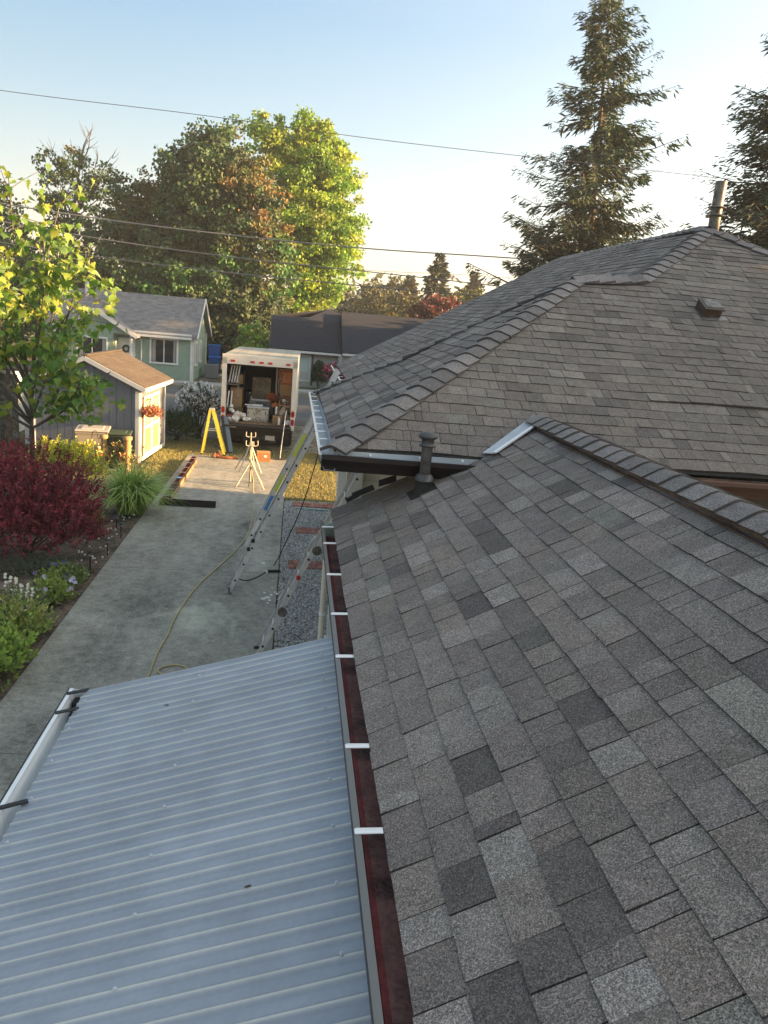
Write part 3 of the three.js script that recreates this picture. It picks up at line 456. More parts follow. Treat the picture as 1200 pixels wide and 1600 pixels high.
shrub('small_green_plant', 'small light green feathery plant at the foot of the barberry', 'plant', [-3.75, 0, -14.9], [[0, .22, 0, .2, .25, .2]], 160, .05, [[.20, .24, .05], [.16, .22, .05]], { len: .25, per: 10, up: 1.2 });
shrub('silver_groundcover', 'low grey green ground cover by the path lights', 'plant', [-3.95, 0, -12.6], [[0, .05, 0, .6, .12, .4]], 260, .04, [[.10, .14, .08], [.08, .11, .06]], { len: .12, per: 8 });
{ // pansies and white spikes
  const fl = (t, name, n, fx, col, s) => { const o = newOut(); for (let i = 0; i < n; i++) { const p = fx(), f = rdir().multiplyScalar(.4).add(V(.2, .6, 1)).normalize(), a = new THREE.Vector3().crossVectors(f, V(0, 1, 0)).normalize(), b = new THREE.Vector3().crossVectors(a, f); for (let k = 0; k < 5; k++) { const th = k * 1.2566, d = a.clone().multiplyScalar(Math.cos(th)).addScaledVector(b, Math.sin(th)).addScaledVector(f, .2), sd = a.clone().multiplyScalar(-Math.sin(th)).addScaledVector(b, Math.cos(th)); leafQuad(o, p, d, sd.multiplyScalar(1.5), s * rr(.8, 1.2), col.map(x => x * rr(.85, 1.1))); } } stuffPart(mesh(name, geoOf(o), leafMat([1, 1, 1], .25), t)); };
  const a = shrub('pansy_patch', 'green pansy patch with violet flowers near the barberry', 'flowers', [-3.5, 0, -12.1], [[0, .05, 0, .36, .12, .45]], 190, .06, [[.13, .2, .04], [.2, .26, .06]], { len: .16, per: 9 }); fl(a, 'flower', 5, () => V(rr(-.4, .3), rr(.2, .3), rr(-.5, .5)), [.16, .10, .36], .034);
  const b = shrub('white_flower_spikes', 'white flower spikes in the middle of the soil bed edge', 'flowers', [-3.72, 0, -10.9], [[0, .08, 0, .3, .15, .35]], 170, .05, [[.2, .25, .09], [.27, .28, .13]], { len: .2, per: 9 }); fl(b, 'flower', 60, () => { const k = (rnd() * 6) | 0; return V(-.28 + k * .1, rr(.15, .5), -.2 + k * .08 + rr(-.04, .04)); }, [.75, .74, .66], .026);
  const c = shrub('bedding_pansies', 'bright green edging clump with dark and white blooms beside the drive', 'flowers', [-3.42, 0, -11.35], [[0, .08, 0, .24, .15, .3]], 150, .055, [[.22, .3, .05], [.28, .36, .07]], { len: .18, per: 9 }); fl(c, 'flower', 14, () => V(rr(-.25, .3), rr(.16, .3), rr(-.3, .3)), [.55, .5, .66], .04);
  const d = shrub('edging_grass', 'grassy yellow green mound at the bed edge, second from the bottom', 'plant', [-3.5, 0, -10.0], [[0, .1, 0, .42, .22, .5], [-.45, .1, -.1, .35, .2, .4]], 480, .07, [[.3, .36, .07], [.22, .3, .06], [.38, .37, .12]], { len: .24, per: 8, up: 1.1 }); fl(d, 'flower', 8, () => V(rr(-.5, .3), rr(.3, .42), rr(-.4, .4)), [.07, .06, .12], .05);
  shrub('leafy_edging', 'leafy light green mound lowest on the left edge', 'plant', [-3.42, 0, -8.9], [[0, .12, 0, .42, .25, .7], [-.5, .15, .1, .5, .25, .6]], 620, .085, [[.22, .34, .05], [.29, .40, .07]], { len: .2, per: 8, up: .9 });
  const e = thing('tiny_white_flowers', 'scattered tiny white flowers along the bed edge by the path lights', 'flowers', [-3.3, 0, -14]); fl(e, 'flower', 42, () => V(rr(-.35, .17), rr(.03, .12), rr(-2.2, 1.9)), [.8, .8, .78], .02); mesh('stem', [...Array(20)].map(() => { const x = rr(-.3, .15), z = rr(-2, 1.8); return cyl(V(x, 0, z), V(x, .1, z), .003, .003, 4); }), S([.1, .15, .05]), e);
}
// dead stalks and clods in the bed
{ const st = [...Array(900)].map(() => { const x = rr(-7, -3.15), z = rr(-13.4, -7.2), s = rr(.008, .032); return ell(s, s * .6, s, x, .004, z, [1, 1, 1].map(() => rr(.8, 1.1)), 5); }); const o = mesh('soil_clods', st, M.soil); stuffPart(o); tag(o, 'loose brown soil clods in the bed', 'soil'); }
// path lights
for (const [px, py, l] of [[189, 841, 'black path light nearest the strap leaved clump'], [168, 868, 'black path light between the other two on the bed edge'], [141, 890, 'black path light nearest the camera on the bed edge'], [182, 828, 'black path light deeper in the bed behind the row'], [104, 925, 'black path light among the violet pansies']]) {
  const p = gp(px, py), t = thing('path_light', l, 'path light', [p.x, 0, p.z], rr(0, 3), 'path lights along the driveway edge');
  mesh('stake', cyl(V(0, 0, 0), V(0, .24, 0), .012, .012, 8), M.black, t); mesh('lens', lathe([[.0, .24], [.028, .245], [.034, .29], [0, .292]], 0, 0, 0, 12), S([.35, .37, .38], .2), t); mesh('cap', lathe([[.055, .288], [.052, .298], [.02, .312], [0, .314]], 0, 0, 0, 14), M.black, t);
}
// bins, posts, feeder beside the shed
function bin(name, label, x, z, turn, w, d, h, mb, ml, group) {
  const t = thing(name, label, 'bin', [x, 0, z], turn, group), ex = (w0, d0, w1, d1, y0, y1) => { const P = (sx, sz, b) => V(sx * (b ? w1 : w0) / 2, b ? y1 : y0, sz * (b ? d1 : d0) / 2); const q = [[-1, -1], [1, -1], [1, 1], [-1, 1]], g = []; for (let i = 0; i < 4; i++) { const a = q[i], b = q[(i + 1) % 4]; g.push(slab([P(...a, 0), P(...b, 0), P(...b, 1), P(...a, 1)], V(0, .001, 0))); } return g; };
  mesh('body', [...ex(w * .78, d * .76, w, d, .04, h)], mb, t); mesh('rim', [box(w + .05, .05, .03, 0, h - .03, d / 2), box(w + .05, .05, .03, 0, h - .03, -d / 2), box(.03, .05, d + .05, w / 2, h - .03, 0), box(.03, .05, d + .05, -w / 2, h - .03, 0)], mb, t);
  mesh('lid', [rbox(w + .07, .05, d + .09, .02, 0, h + .025, 0), rbox(w * .72, .04, d * .7, .02, 0, h + .055, 0)], ml, t); mesh('handle', beam(V(-w * .4, h - .04, -d / 2 - .07), V(w * .4, h - .04, -d / 2 - .07), .03, .03, V(0, 1, 0)), ml, t);
  for (const s of [-1, 1]) mesh('wheel', cyl(V(s * w * .42 - .03, .11, -d * .42), V(s * w * .42 + .03, .11, -d * .42), .11, .11, 14), M.rubber, t);
  return t;
}
{ const b = bin('wheeled_bin', 'grey brown wheeled bin with pale lid against the shed wall', -5.3, -21.35, .15, .78, .82, .98, M.binGrey, S([.42, .40, .36], .55)); }
{ const b = bin('wheeled_bin', 'dark green wheeled bin between the two wooden posts', -4.62, -21.35, .1, .56, .6, .92, M.binGreen, S([.05, .075, .05], .5)); mesh('bin_mark', [box(.06, .06, .004, -.05, .52, .281), box(.07, .03, .004, .03, .53, .281)], M.white, b); for (let i = 0; i < 7; i++) mesh('rib', box(.02, .12, .02, -.21 + i * .07, .80, .30), M.binGreen, b); }
const tl = (px, py, z, y1, r, l) => { const p = pz(px, py, z), t = thing('wooden_post', l, 'post', [p.x, 0, z], 0, 'rough wooden posts by the bins'); mesh('post_shaft', [lathe([[r * 1.05, 0], [r, .1], [r * .96, y1 * .5], [r * .98, y1 - .03], [r * .9, y1], [0, y1 + .012]], 0, 0, 0, 14)], M.post, t); mesh('post_cap', lathe([[r * 1.35, y1 - .03], [r * 1.4, y1 + .05], [0, y1 + .07]], 0, 0, 0, 10), M.post, t); };
tl(162.5, 720, -20.6, .93, .075, 'rough wooden post in front of the grey brown bin'); tl(199, 738, -20.55, .93, .09, 'rough wooden post right of the dark green bin, nearest the shed door');
{ const p = pz(144, 735, -19.9), t = thing('shepherd_hook', 'thin black garden hook standing in front of the bins', 'garden hook', [p.x, 0, -19.9]); const pts = [V(0, 0, 0), V(0, .7, 0), V(0, 1.06, 0), V(.03, 1.17, 0), V(.1, 1.19, 0), V(.135, 1.12, 0), V(.14, 1.02, 0), V(.17, .99, 0), V(.19, 1.03, 0)]; mesh('hook_rod', tube(pts, .009, 40, 6), M.black, t);
  const f = thing('bird_feeder', 'red and clear hanging hummingbird feeder on the black garden hook', 'bird feeder', [p.x + .165, .55, -19.9]); mesh('bottle', lathe([[0, .26], [.03, .25], [.045, .2], [.04, .08], [0, .07]], 0, 0, 0, 12), S([.6, .62, .62], .15), f); mesh('red_band', lathe([[.047, .17], [.05, .2], [.047, .225]], 0, 0, 0, 12), M.red, f); mesh('feeder_base', lathe([[0, .0], [.09, .02], [.1, .045], [.05, .075], [0, .08]], 0, 0, 0, 14), M.red, f); mesh('hanger', cyl(V(0, .26, 0), V(.005, .45, 0), .003, .003, 5), M.black, f); }
// shed
{
  const t = thing('garden_shed', 'slate blue garden shed with white trim and sunlit double door', 'shed', [-4.24, 0, -22.05], -.075);   // origin: front right corner; local -x along the front, -z back
  const W = 2.85, D = 2.85, hE = 2.13, hR = 2.78;
  const wl = mesh('wall', [slab([V(0, 0, 0), V(-W, 0, 0), V(-W, hE, 0), V(-W / 2, hR, 0), V(0, hE, 0)], V(0, 0, -.05)), box(.05, hE, D, -W, hE / 2, -D / 2), slab([V(0, 0, -D), V(-W, 0, -D), V(-W, hE, -D), V(-W / 2, hR, -D), V(0, hE, -D)], V(0, 0, .05)), box(.05, hE, D, -.025, hE / 2, -D / 2)], S([.11, .12, .14], .85), t);
  const nb = 14, bw = W / nb; for (let i = 0; i < nb; i++) { const x0 = -W + i * bw + .006, x1 = x0 + bw - .012, hy = x => hE + (hR - hE) * (1 - Math.abs(x + W / 2) / (W / 2)) - .03; mesh('siding_board', slab([V(x0, .12, .016), V(x1, .12, .016), V(x1, hy(x1), .016), V((x0 + x1) / 2, Math.max(hy(x0), hy(x1)) , .016), V(x0, hy(x0), .016)], V(0, 0, -.016)), M.greySiding, wl); }
  for (let i = 0; i < 13; i++) mesh('siding_board', box(.016, 1.8, .2, .008, 1.02, -.13 - i * .215), M.greySiding, wl);
  const ov = .22, sl = (hR - hE) / (W / 2), rr0 = V(-W / 2, hR + .06, .18), re = V(ov, hE - ov * sl + .06, .18), le = V(-W - ov, hE - ov * sl + .06, .18), bk = V(0, 0, -D - .36);
  const rf = mesh('roof', [slab([rr0, re, re.clone().add(bk), rr0.clone().add(bk)], V(0, .05, 0)), slab([rr0, le, le.clone().add(bk), rr0.clone().add(bk)], V(0, .05, 0))], M.rustRoof, t);
  for (const sd of [1, -1]) for (let k = 0; k < 12; k++) { const f0 = k / 12, f1 = (k + 1.1) / 12, e = sd > 0 ? re : le, a = e.clone().lerp(rr0, f0), b = e.clone().lerp(rr0, Math.min(1, f1)); for (let i = 0; i < (sd > 0 ? 7 : 1); i++) { const z0 = i / (sd > 0 ? 7 : 1), z1 = (i + .985) / (sd > 0 ? 7 : 1), c = .85 + rnd() * .3; mesh('shingle', slab([a.clone().addScaledVector(bk, z0).add(V(0, .066, 0)), b.clone().addScaledVector(bk, z0).add(V(0, .054, 0)), b.clone().addScaledVector(bk, z1).add(V(0, .054, 0)), a.clone().addScaledVector(bk, z1).add(V(0, .066, 0))], V(0, -.006, 0), [c, c, c]), M.rustRoof, rf); } }
  mesh('ridge_cap', beam(rr0.clone().add(V(0, .06, 0)), rr0.clone().add(bk).add(V(0, .06, 0)), .16, .02, V(1, 0, 0)), M.rustRoof, rf);
  mesh('barge_board', beam(rr0.clone().add(V(0, -.03, .012)), re.clone().add(V(0, -.03, .012)), .12, .025, V(0, 1, 0)), M.white, t); mesh('barge_board', beam(rr0.clone().add(V(0, -.03, .012)), le.clone().add(V(0, -.03, .012)), .12, .025, V(0, 1, 0)), M.white, t);
  mesh('eave_board', beam(re.clone().add(V(.012, -.02, 0)), re.clone().add(bk).add(V(.012, -.02, 0)), .11, .02, V(0, 1, 0)), M.white, t);
  for (const x of [.012, -W]) mesh('corner_board', box(.11, 2.02, .03, x - .05, 1.0, .032), M.white, t);
  mesh('corner_board', box(.03, 1.95, .12, .032, .98, -.05), M.white, t); mesh('corner_board', box(.03, 1.95, .1, .032, .98, -D + .05), M.white, t); mesh('base_board', box(.04, .1, D, .03, .08, -D / 2), M.white, t);
  mesh('gable_light', [rbox(.28, .07, .06, .02, -W / 2 + .05, 2.3, .05)], M.white, t);
  for (const zc of [-.72, -1.62]) { const dz = .86; const dr = mesh('door', box(.03, 1.72, dz, .032, .98, zc), S([.42, .29, .12], .7), t);
    mesh('door_frame', [box(.03, 1.72, .08, .05, .98, zc - dz / 2 + .045), box(.03, 1.72, .08, .05, .98, zc + dz / 2 - .045), ...[.16, .95, 1.8].map(y => box(.03, .09, dz - .18, .05, y, zc))], M.white, dr);
    mesh('door_pane', [box(.012, .62, dz - .2, .049, 1.36, zc)], S([.30, .30, .27], .3), dr); mesh('pane_bar', [box(.02, .62, .025, .056, 1.36, zc), box(.02, .025, dz - .2, .058, 1.36, zc)], M.white, dr); }
  mesh('hinge', [.4, 1.5].map(y => box(.012, .03, .16, .07, y, -.35)), M.black, t);
  const br = mesh('basket_bracket', [beam(V(.03, 1.80, -.17), V(.3, 1.80, -.17), .015, .015, V(0, 0, 1)), beam(V(.03, 1.6, -.17), V(.2, 1.79, -.17), .012, .012, V(0, 0, 1))], M.black, t);
  const q = new THREE.Vector3(.27, 0, -.17).applyAxisAngle(V(0, 1, 0), -.075).add(V(-4.24, 0, -22.05));
  const hb = thing('hanging_basket', 'hanging basket of orange flowers at the shed corner', 'hanging basket', [q.x, 1.3, q.z]);
  mesh('basket', lathe([[0, -.02], [.1, 0], [.17, .1], [.19, .14], [.17, .14], [.08, .03]], 0, 0, 0, 14), M.rust, hb); mesh('hanger', [0, 2.1, 4.2].map(a => cyl(V(Math.cos(a) * .18, .13, Math.sin(a) * .18), V(0, .5, 0), .004, .004, 5)), M.black, hb);
  const o = newOut(); shootsIn(o, [[0, .17, 0, .24, .12, .24], [.05, .1, .05, .28, .12, .28]], 260, .05, [[.5, .2, .04], [.42, .12, .05], [.10, .14, .04], [.55, .3, .06], [.3, .07, .08]], { len: .12, per: 6, up: .3, spread: 1 }); o.p.forEach((v, i) => { if (i % 3 === 1) o.p[i] = v; }); mesh('flowers', geoOf(o), leafMat([1, 1, 1], .3), hb);
}
{ // small outbuilding at the extreme left
  const t = thing('white_outbuilding', 'white walled outbuilding cut by the left edge behind the maple', 'outbuilding', [-9.9, 0, -23.6]);
  mesh('wall', [box(1.2, 2.2, .1, .55, 1.1, 0), box(.1, 2.2, 3, 1.15, 1.1, -1.5)], M.white, t); mesh('roof', slab([V(-.3, 2.2, .4), V(2.6, 2.2, .4), V(2.6, 2.9, -2.4), V(-.3, 2.9, -2.4)], V(0, .07, 0)), M.rustRoof, t); mesh('post', [box(.09, 2.2, .09, 1.75, 1.1, .2)], M.rust, t); mesh('door', box(.55, 2.0, .06, 1.45, 1.0, -.6), M.steel, t); mesh('trim', box(.12, 2.2, .06, 2.1, 1.1, -.2), M.white, t);
}
// shrubs behind the shed
shrub('evergreen_shrub', 'dark green rounded evergreen right of the shed door', 'shrub', [-3.85, 0, -26.2], [[0, .5, 0, .62, .5, .6], [.25, .35, .3, .5, .4, .4]], 800, .06, [[.02, .05, .015], [.03, .07, .02], [.05, .09, .025]], { len: .16, per: 12, up: .4, spread: .8 });
shrub('white_lilac', 'tall bush covered in white blossom behind the yellow stepladder', 'shrub', [-3.2, 0, -27.0], [[-.1, 1.25, 0, .58, .55, .5], [.2, 1.05, .1, .5, .4, .4], [-.15, .8, 0, .38, .4, .35], [.35, 1.35, 0, .3, .3, .3]], 520, .075, [[.035, .05, .03], [.05, .075, .035], [.06, .08, .05]], { len: .2, per: 9, up: .7, sr: .035, stems: 10 }, t => { const o = newOut(); shootsIn(o, [[-.1, 1.3, 0, .66, .6, .56], [.2, 1.1, .1, .55, .45, .45], [.35, 1.4, 0, .33, .33, .33]], 520, .065, [[.8, .82, .82], [.86, .87, .85]], { len: .14, per: 8, up: .8 }); mesh('blossom', geoOf(o), leafMat([1, 1, 1], .2), t); });
// ---------------------------------------------------------------- ladders
function ladderParts(t, foot, top, width, secs, rungsGap, m) {
  const ax = top.clone().sub(foot).normalize(), wv = V(0, 0, 1), nrm = new THREE.Vector3().crossVectors(ax, wv).normalize(); if (nrm.x > 0) nrm.negate();
  for (const [f0, f1, offn, w] of secs) {
    const a = foot.clone().lerp(top, f0).addScaledVector(nrm, offn), b = foot.clone().lerp(top, f1).addScaledVector(nrm, offn);
    for (const s of [-1, 1]) { const o = V(0, 0, s * w / 2); const r = mesh('rail', [beam(a.clone().add(o), b.clone().add(o), .062, .005, nrm), beam(a.clone().add(o).addScaledVector(nrm, .03).add(V(0, 0, -s * .012)), b.clone().add(o).addScaledVector(nrm, .03).add(V(0, 0, -s * .012)), .004, .028, nrm), beam(a.clone().add(o).addScaledVector(nrm, -.03).add(V(0, 0, -s * .012)), b.clone().add(o).addScaledVector(nrm, -.03).add(V(0, 0, -s * .012)), .004, .028, nrm)], m, t); }
    const L = b.clone().sub(a).length(); for (let d = .22; d < L - .08; d += rungsGap) { const c = a.clone().addScaledVector(ax, d); mesh('rung', cyl(c.clone().add(V(0, 0, -w / 2)), c.clone().add(V(0, 0, w / 2)), .016, .016, 10), m, t); mesh('rung_end', cyl(c.clone().add(V(0, 0, w / 2 - .002)), c.clone().add(V(0, 0, w / 2 + .006)), .018, .018, 8), M.black, t); }
  }
  return { ax, nrm };
}
{
  const foot = V(-.86, .05, -12.15), top = V(.76, 3.66, -12.15), t = thing('extension_ladder', 'long aluminium extension ladder standing on the driveway against the far gutter', 'ladder');
  const { ax, nrm } = ladderParts(t, foot, top, .44, [[0, .86, 0, .44], [.2, 1, .105, .39]], .305, M.alu);
  const st = (f, l, m, o = .125) => { const c = foot.clone().lerp(top, f).addScaledVector(nrm, .105).add(V(0, 0, .205)); return mesh('sticker', beam(c, c.clone().addScaledVector(ax, l), .055, .003, nrm), m, t); };
  st(.46, .30, M.sticker); st(.375, .26, M.stickerB); st(.265, .24, M.white); st(.62, .4, M.sticker);
  for (const s of [-1, 1]) mesh('foot_pad', [rbox(.11, .02, .1, .005, foot.x - .01, .02, foot.z + s * .22), box(.03, .12, .02, foot.x, .07, foot.z + s * .235)], M.steel, t);
  for (const f of [.2, .24, .86]) { const c = foot.clone().lerp(top, f).addScaledVector(nrm, .045); mesh('bracket', [box(.05, .06, .02, c.x, c.y, c.z + .23), box(.05, .06, .02, c.x, c.y, c.z - .23)], M.black, t); }
}
{
  const foot = V(-.31, .03, -9.68), top = V(.93, 2.72, -9.68), t = thing('folding_ladder', 'articulated aluminium folding ladder on the gravel behind the brown gutter', 'ladder');
  ladderParts(t, foot, top, .40, [[0, .26, 0, .40], [.26, .58, .03, .34], [.58, 1, 0, .40]], .28, M.alu);
  for (const f of [.26, .58]) { const c = foot.clone().lerp(top, f); for (const s of [-1, 1]) mesh('hinge', [cyl(V(c.x, c.y, c.z + s * .21 - .02), V(c.x, c.y, c.z + s * .21 + .02), .062, .062, 16), cyl(V(c.x, c.y, c.z + s * .21 - .03), V(c.x, c.y, c.z + s * .21 + .03), .03, .03, 12)], s > 0 ? M.steel : M.alu, t); }
  mesh('red_clip', rbox(.05, .06, .06, .01, ...foot.clone().lerp(top, .42).add(V(-.02, .04, .17)).toArray()), M.red, t); for (const s of [-1, 1]) mesh('foot_pad', rbox(.08, .05, .06, .01, foot.x, .025, foot.z + s * .2), M.rubber, t);
}
{ // yellow stepladder
  const t = thing('stepladder', 'yellow fibreglass stepladder standing open left of the truck', 'stepladder'), ap = V(-2.47, 1.36, -24.25), fl = V(-2.72, 0, -24.15), fr = V(-2.03, 0, -24.15);
  for (const dz of [-.2, .22]) { mesh('side_rail', beam(fr.clone().add(V(0, 0, dz)), ap.clone().add(V(.03, 0, dz * .6)), .075, .03, V(1, 0, 0)), M.yellow, t); mesh('rear_rail', beam(fl.clone().add(V(0, 0, dz)), ap.clone().add(V(-.05, 0, dz * .6)), .06, .03, V(1, 0, 0)), M.yellow, t); mesh('foot', [box(.09, .04, .05, fr.x, .02, fr.z + dz), box(.07, .04, .05, fl.x, .02, fl.z + dz)], M.rubber, t); }
  for (let k = 1; k < 5; k++) { const c = fr.clone().lerp(ap, k / 5); mesh('step', box(.08, .025, .38 - k * .03, c.x - .02, c.y, c.z), M.alu, t); } mesh('top_cap', rbox(.16, .05, .3, .015, ap.x, ap.y + .02, ap.z), M.tan, t); mesh('spreader', [-.16, .17].map(dz => beam(V(-2.58, .75, -24.2 + dz), V(-2.28, .75, -24.2 + dz), .02, .006, V(0, 1, 0))), M.alu, t);
}
// gutter lengths leaning on the truck and lying on the drive
const kProf = [[0, 0], [0, -.12], [.09, -.12], [.105, -.075], [.128, -.03], [.128, 0], [.122, 0], [.122, -.028], [.1, -.072], [.087, -.116], [.004, -.116], [.004, 0]];
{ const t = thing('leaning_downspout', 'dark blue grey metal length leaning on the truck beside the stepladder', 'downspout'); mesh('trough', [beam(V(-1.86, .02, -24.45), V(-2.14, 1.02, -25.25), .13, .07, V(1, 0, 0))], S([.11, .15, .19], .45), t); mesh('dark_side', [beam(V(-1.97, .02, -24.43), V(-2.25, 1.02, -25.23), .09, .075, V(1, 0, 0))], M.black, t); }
{ const g = () => { const s = new THREE.Shape(kProf.map(p => new THREE.Vector2(p[0], p[1]))); return s; };
  const t = thing('gutter_length', 'brown gutter length with white straps lying along the left side of the drive', 'gutter');
  const a = V(-2.86, .145, -17.55), L = 5.2; const e = new THREE.ExtrudeGeometry(g(), { depth: L, bevelEnabled: false }); e.scale(-1, 1, -1); e.translate(a.x + .13, a.y, a.z); mesh('trough', fin(e), S([.08, .03, .026], .5), t);
  for (let k = 0; k < 8; k++) mesh('gutter_strap', box(.15, .004, .02, a.x + .065, a.y + .004, a.z - .25 - k * .66), M.strap, t);
  mesh('end_cap', box(.14, .12, .004, a.x + .065, a.y - .06, a.z - L), M.brownIn, t); mesh('blue_label', box(.1, .004, .16, a.x + .07, a.y + .01, a.z - 2.2), M.stickerB, t);
  const w = thing('lit_gutter_strips', 'row of tan strips added for the sunlit inner face of the strapped gutter', 'strips'); for (let k = 0; k < 4; k++) mesh('lit_strip', box(.022, .10, 1.12, a.x + .17 + rr(-.008, .008), .072, a.z - .75 - k * 1.2, 0, rr(-.012, .012), 0), M.wood, w);  // tan strips stand in for the gutter's sunlit inner face
  const t2 = thing('gutter_length', 'short dark brown gutter length lying across the left edge of the drive', 'gutter'); const e2 = new THREE.ExtrudeGeometry(g(), { depth: 1.25, bevelEnabled: false }); e2.rotateY(Math.PI / 2); e2.translate(-2.88, .142, -17.36); mesh('trough', fin(e2), M.brown, t2); mesh('rolled_lip', box(1.25, .012, .02, -2.255, .146, -17.485), S([.08, .04, .035], .3), t2); t2.rotation.y = 0; }
// tool stands
function stand(label, x, z, hub, mast, legs, fork) {
  const t = thing('tripod_stand', label, 'tool stand', [x, 0, z], 0); mesh('mast', [cyl(V(0, hub - .5 > .05 ? hub - .5 : .06, 0), V(0, mast, 0), .016, .016, 8), lathe([[.02, hub - .05], [.04, hub - .04], [.04, hub + .04], [.02, hub + .06]], 0, 0, 0, 10)], M.tan, t);
  legs.forEach(([lx, lz], i) => mesh('leg', beam(V(lx * .06, hub, lz * .06), V(lx, .01, lz), .026, .026, V(0, 1, .2), i % 3 === 2 ? [.25, .25, .3] : [1, 1, 1]), M.tan, t));
  for (const [dx, dz] of fork) mesh('fork_arm', tube([V(0, mast - .12, 0), V(dx * .7, mast - .12, dz * .7), V(dx, mast - .1, dz), V(dx, mast + .02, dz)], .013, 14, 6), M.tan, t); return t;
}
stand('tan metal tripod stand nearer the camera, its feet on the sunlit concrete', -1.0, -19.95, .62, 1.18, [[-.36, .45], [.38, .42], [-.02, .22], [-.3, -.3], [.3, -.28], [.05, -.35]], [[-.14, .04], [.15, -.03], [.05, .12]]);
stand('tan metal tripod stand behind the other, nearer the truck', -1.12, -21.75, .78, 1.12, [[-.28, .25], [.34, .2], [-.42, -.1], [.2, .36], [.1, -.4]], [[-.13, .02], [.12, .0]]);
{ const p = gp(411, 721), t = thing('cardboard_box', 'orange cardboard box with white label on the drive behind the stands', 'box', [p.x, 0, p.z], .12); mesh('box_body', box(.40, .30, .32, 0, .15, 0), S([.48, .22, .08], .9, { map: T.speck }), t); mesh('box_flap', [box(.40, .006, .17, 0, .303, .078, .04), box(.40, .006, .15, 0, .305, -.085, -.05)], S([.52, .26, .1], .9), t); mesh('label', box(.09, .07, .003, .05, .19, .162), M.white, t); }
{ const p = gp(437, 717), t = thing('floor_scraper', 'long handled flat metal scraper standing upright behind the truck', 'scraper', [p.x, 0, p.z]); mesh('blade', rbox(.30, .02, .22, .006, 0, .015, 0), M.steel, t); mesh('handle', cyl(V(0, .02, 0), V(.12, 1.45, -.5), .014, .014, 8), M.alu, t); mesh('socket', cyl(V(0, .02, 0), V(.012, .16, -.05), .022, .018, 8), M.steel, t); }
{ const p = gp(352, 717), t = thing('tool_belt', 'brown and orange leather tool belt dropped on the drive by the stepladder', 'tool belt', [p.x, 0, p.z]); mesh('belt', tube([V(-.28, .16, -.06), V(-.2, .05, .02), V(-.05, .05, .08), V(.12, .06, .1), V(.32, .05, .06)], .045, 24, 7), S([.38, .13, .04], .8), t); mesh('pouch', [rbox(.14, .2, .1, .03, -.2, .12, -.04, .3, .2, .5), rbox(.12, .16, .1, .03, -.33, .1, .03, -.3, .6, -.4)], S([.12, .05, .025], .85), t); mesh('buckle', rbox(.1, .05, .05, .01, .34, .06, .06), M.orange, t); mesh('strap_loop', tube([V(-.3, .1, 0), V(-.24, .24, .02), V(-.15, .2, -.05), V(-.12, .08, -.02)], .018, 16, 6), M.black, t); }
// cords
{ const P = [[396, 768], [395, 800], [388, 832], [372, 856], [345, 882], [318, 906], [298, 928], [281, 953], [268, 976], [262, 992], [250, 1012], [240, 1035], [232, 1056]].map(q => gp(...q, .035)); const z = P[P.length - 1];
  const pts = [V(-1.06, .75, -20), V(-.93, .3, -19.7), ...P, z.clone().add(V(-.05, 0, .5)), z.clone().add(V(.2, 0, .7)), z.clone().add(V(.3, 0, .1)), gp(246, 1048, .04), gp(262, 1040, .035), gp(285, 1040, .035), z.clone().add(V(.7, 0, .35))];
  tag(mesh('power_cord', tube(pts, .011, 200, 6), M.cord), 'yellow extension cord trailing down the driveway from the stands', 'cord'); }
{ const pts = [gp(374, 905, .03), gp(385, 907, .03), gp(410, 897, .03), gp(430, 880, .05), V(.02, .55, -13.3), V(.25, 1.3, -12.9), V(.45, 2.3, -12.5), V(.52, 2.9, -12.3)]; tag(mesh('air_hose', tube(pts, .009, 90, 6), M.black), 'thin black hose hanging from the far eave to the ladder foot', 'hose'); }
{ const p = gp(420, 896), t = thing('caulking_gun', 'black and white caulking tube lying on the driveway edge', 'caulking gun', [p.x, .02, p.z], .15); mesh('tube', cyl(V(-.02, .025, 0), V(.20, .025, 0), .026, .026, 12), M.black, t); mesh('nozzle', cyl(V(-.1, .02, .01), V(-.02, .025, 0), .006, .014, 8), M.white, t); mesh('handle', box(.02, .015, .1, -.04, .015, .05), M.white, t); }
{ const st = []; for (const [px, py, s] of [[413, 926, .03], [417, 934, .05], [424, 930, .03], [421, 938, .03], [430, 925, .025], [425, 919, .02], [412, 880, .04], [433, 928, .03], [411, 936, .04], [418, 942, .02]]) { const p = gp(px, py, .022), n = 7; st.push(slab([...Array(n)].map((_, i) => V(p.x + Math.cos(i / n * 6.28) * s * rr(.5, 1.2), .023, p.z + Math.sin(i / n * 6.28) * s * rr(.7, 1.9))), V(0, .003, 0))); } stuffPart(tag(mesh('paint_flakes', st, M.white), 'white paint flakes on the driveway near the gravel', 'paint flakes')); }
// brick pads in the gravel
for (const [x, z, w, l] of [[.62, -18.1, 1.0, 'brick stepping pad farthest from the camera, next to the dry lawn'], [.52, -15.85, .62, 'brick stepping pad in the middle of the gravel strip'], [.52, -13.55, .9, 'brick stepping pad nearest the camera, behind the folding ladder']]) {
  const t = thing('brick_pad', l, 'brick pad', [x, 0, z], rr(-.05, .05), 'brick stepping pads in the gravel'); const n = Math.round(w / .105); for (let r = 0; r < 2; r++) for (let i = 0; i < n; i++) { const c = rr(.75, 1.25); mesh('brick', rbox(.098, .05, .2, .008, -w / 2 + (i + .5) * .105, .02 + rr(-.004, .006), -.105 + r * .21, 0, rr(-.05, .05), 0, [c, c * rr(.9, 1.05), c]), M.brick, t); } }
tag(mesh('painted_board', rbox(.75, .03, .12, .006, .58, .03, -17.72, 0, -.06), M.teal), 'grey green board lying on the gravel before the farthest bricks', 'board');
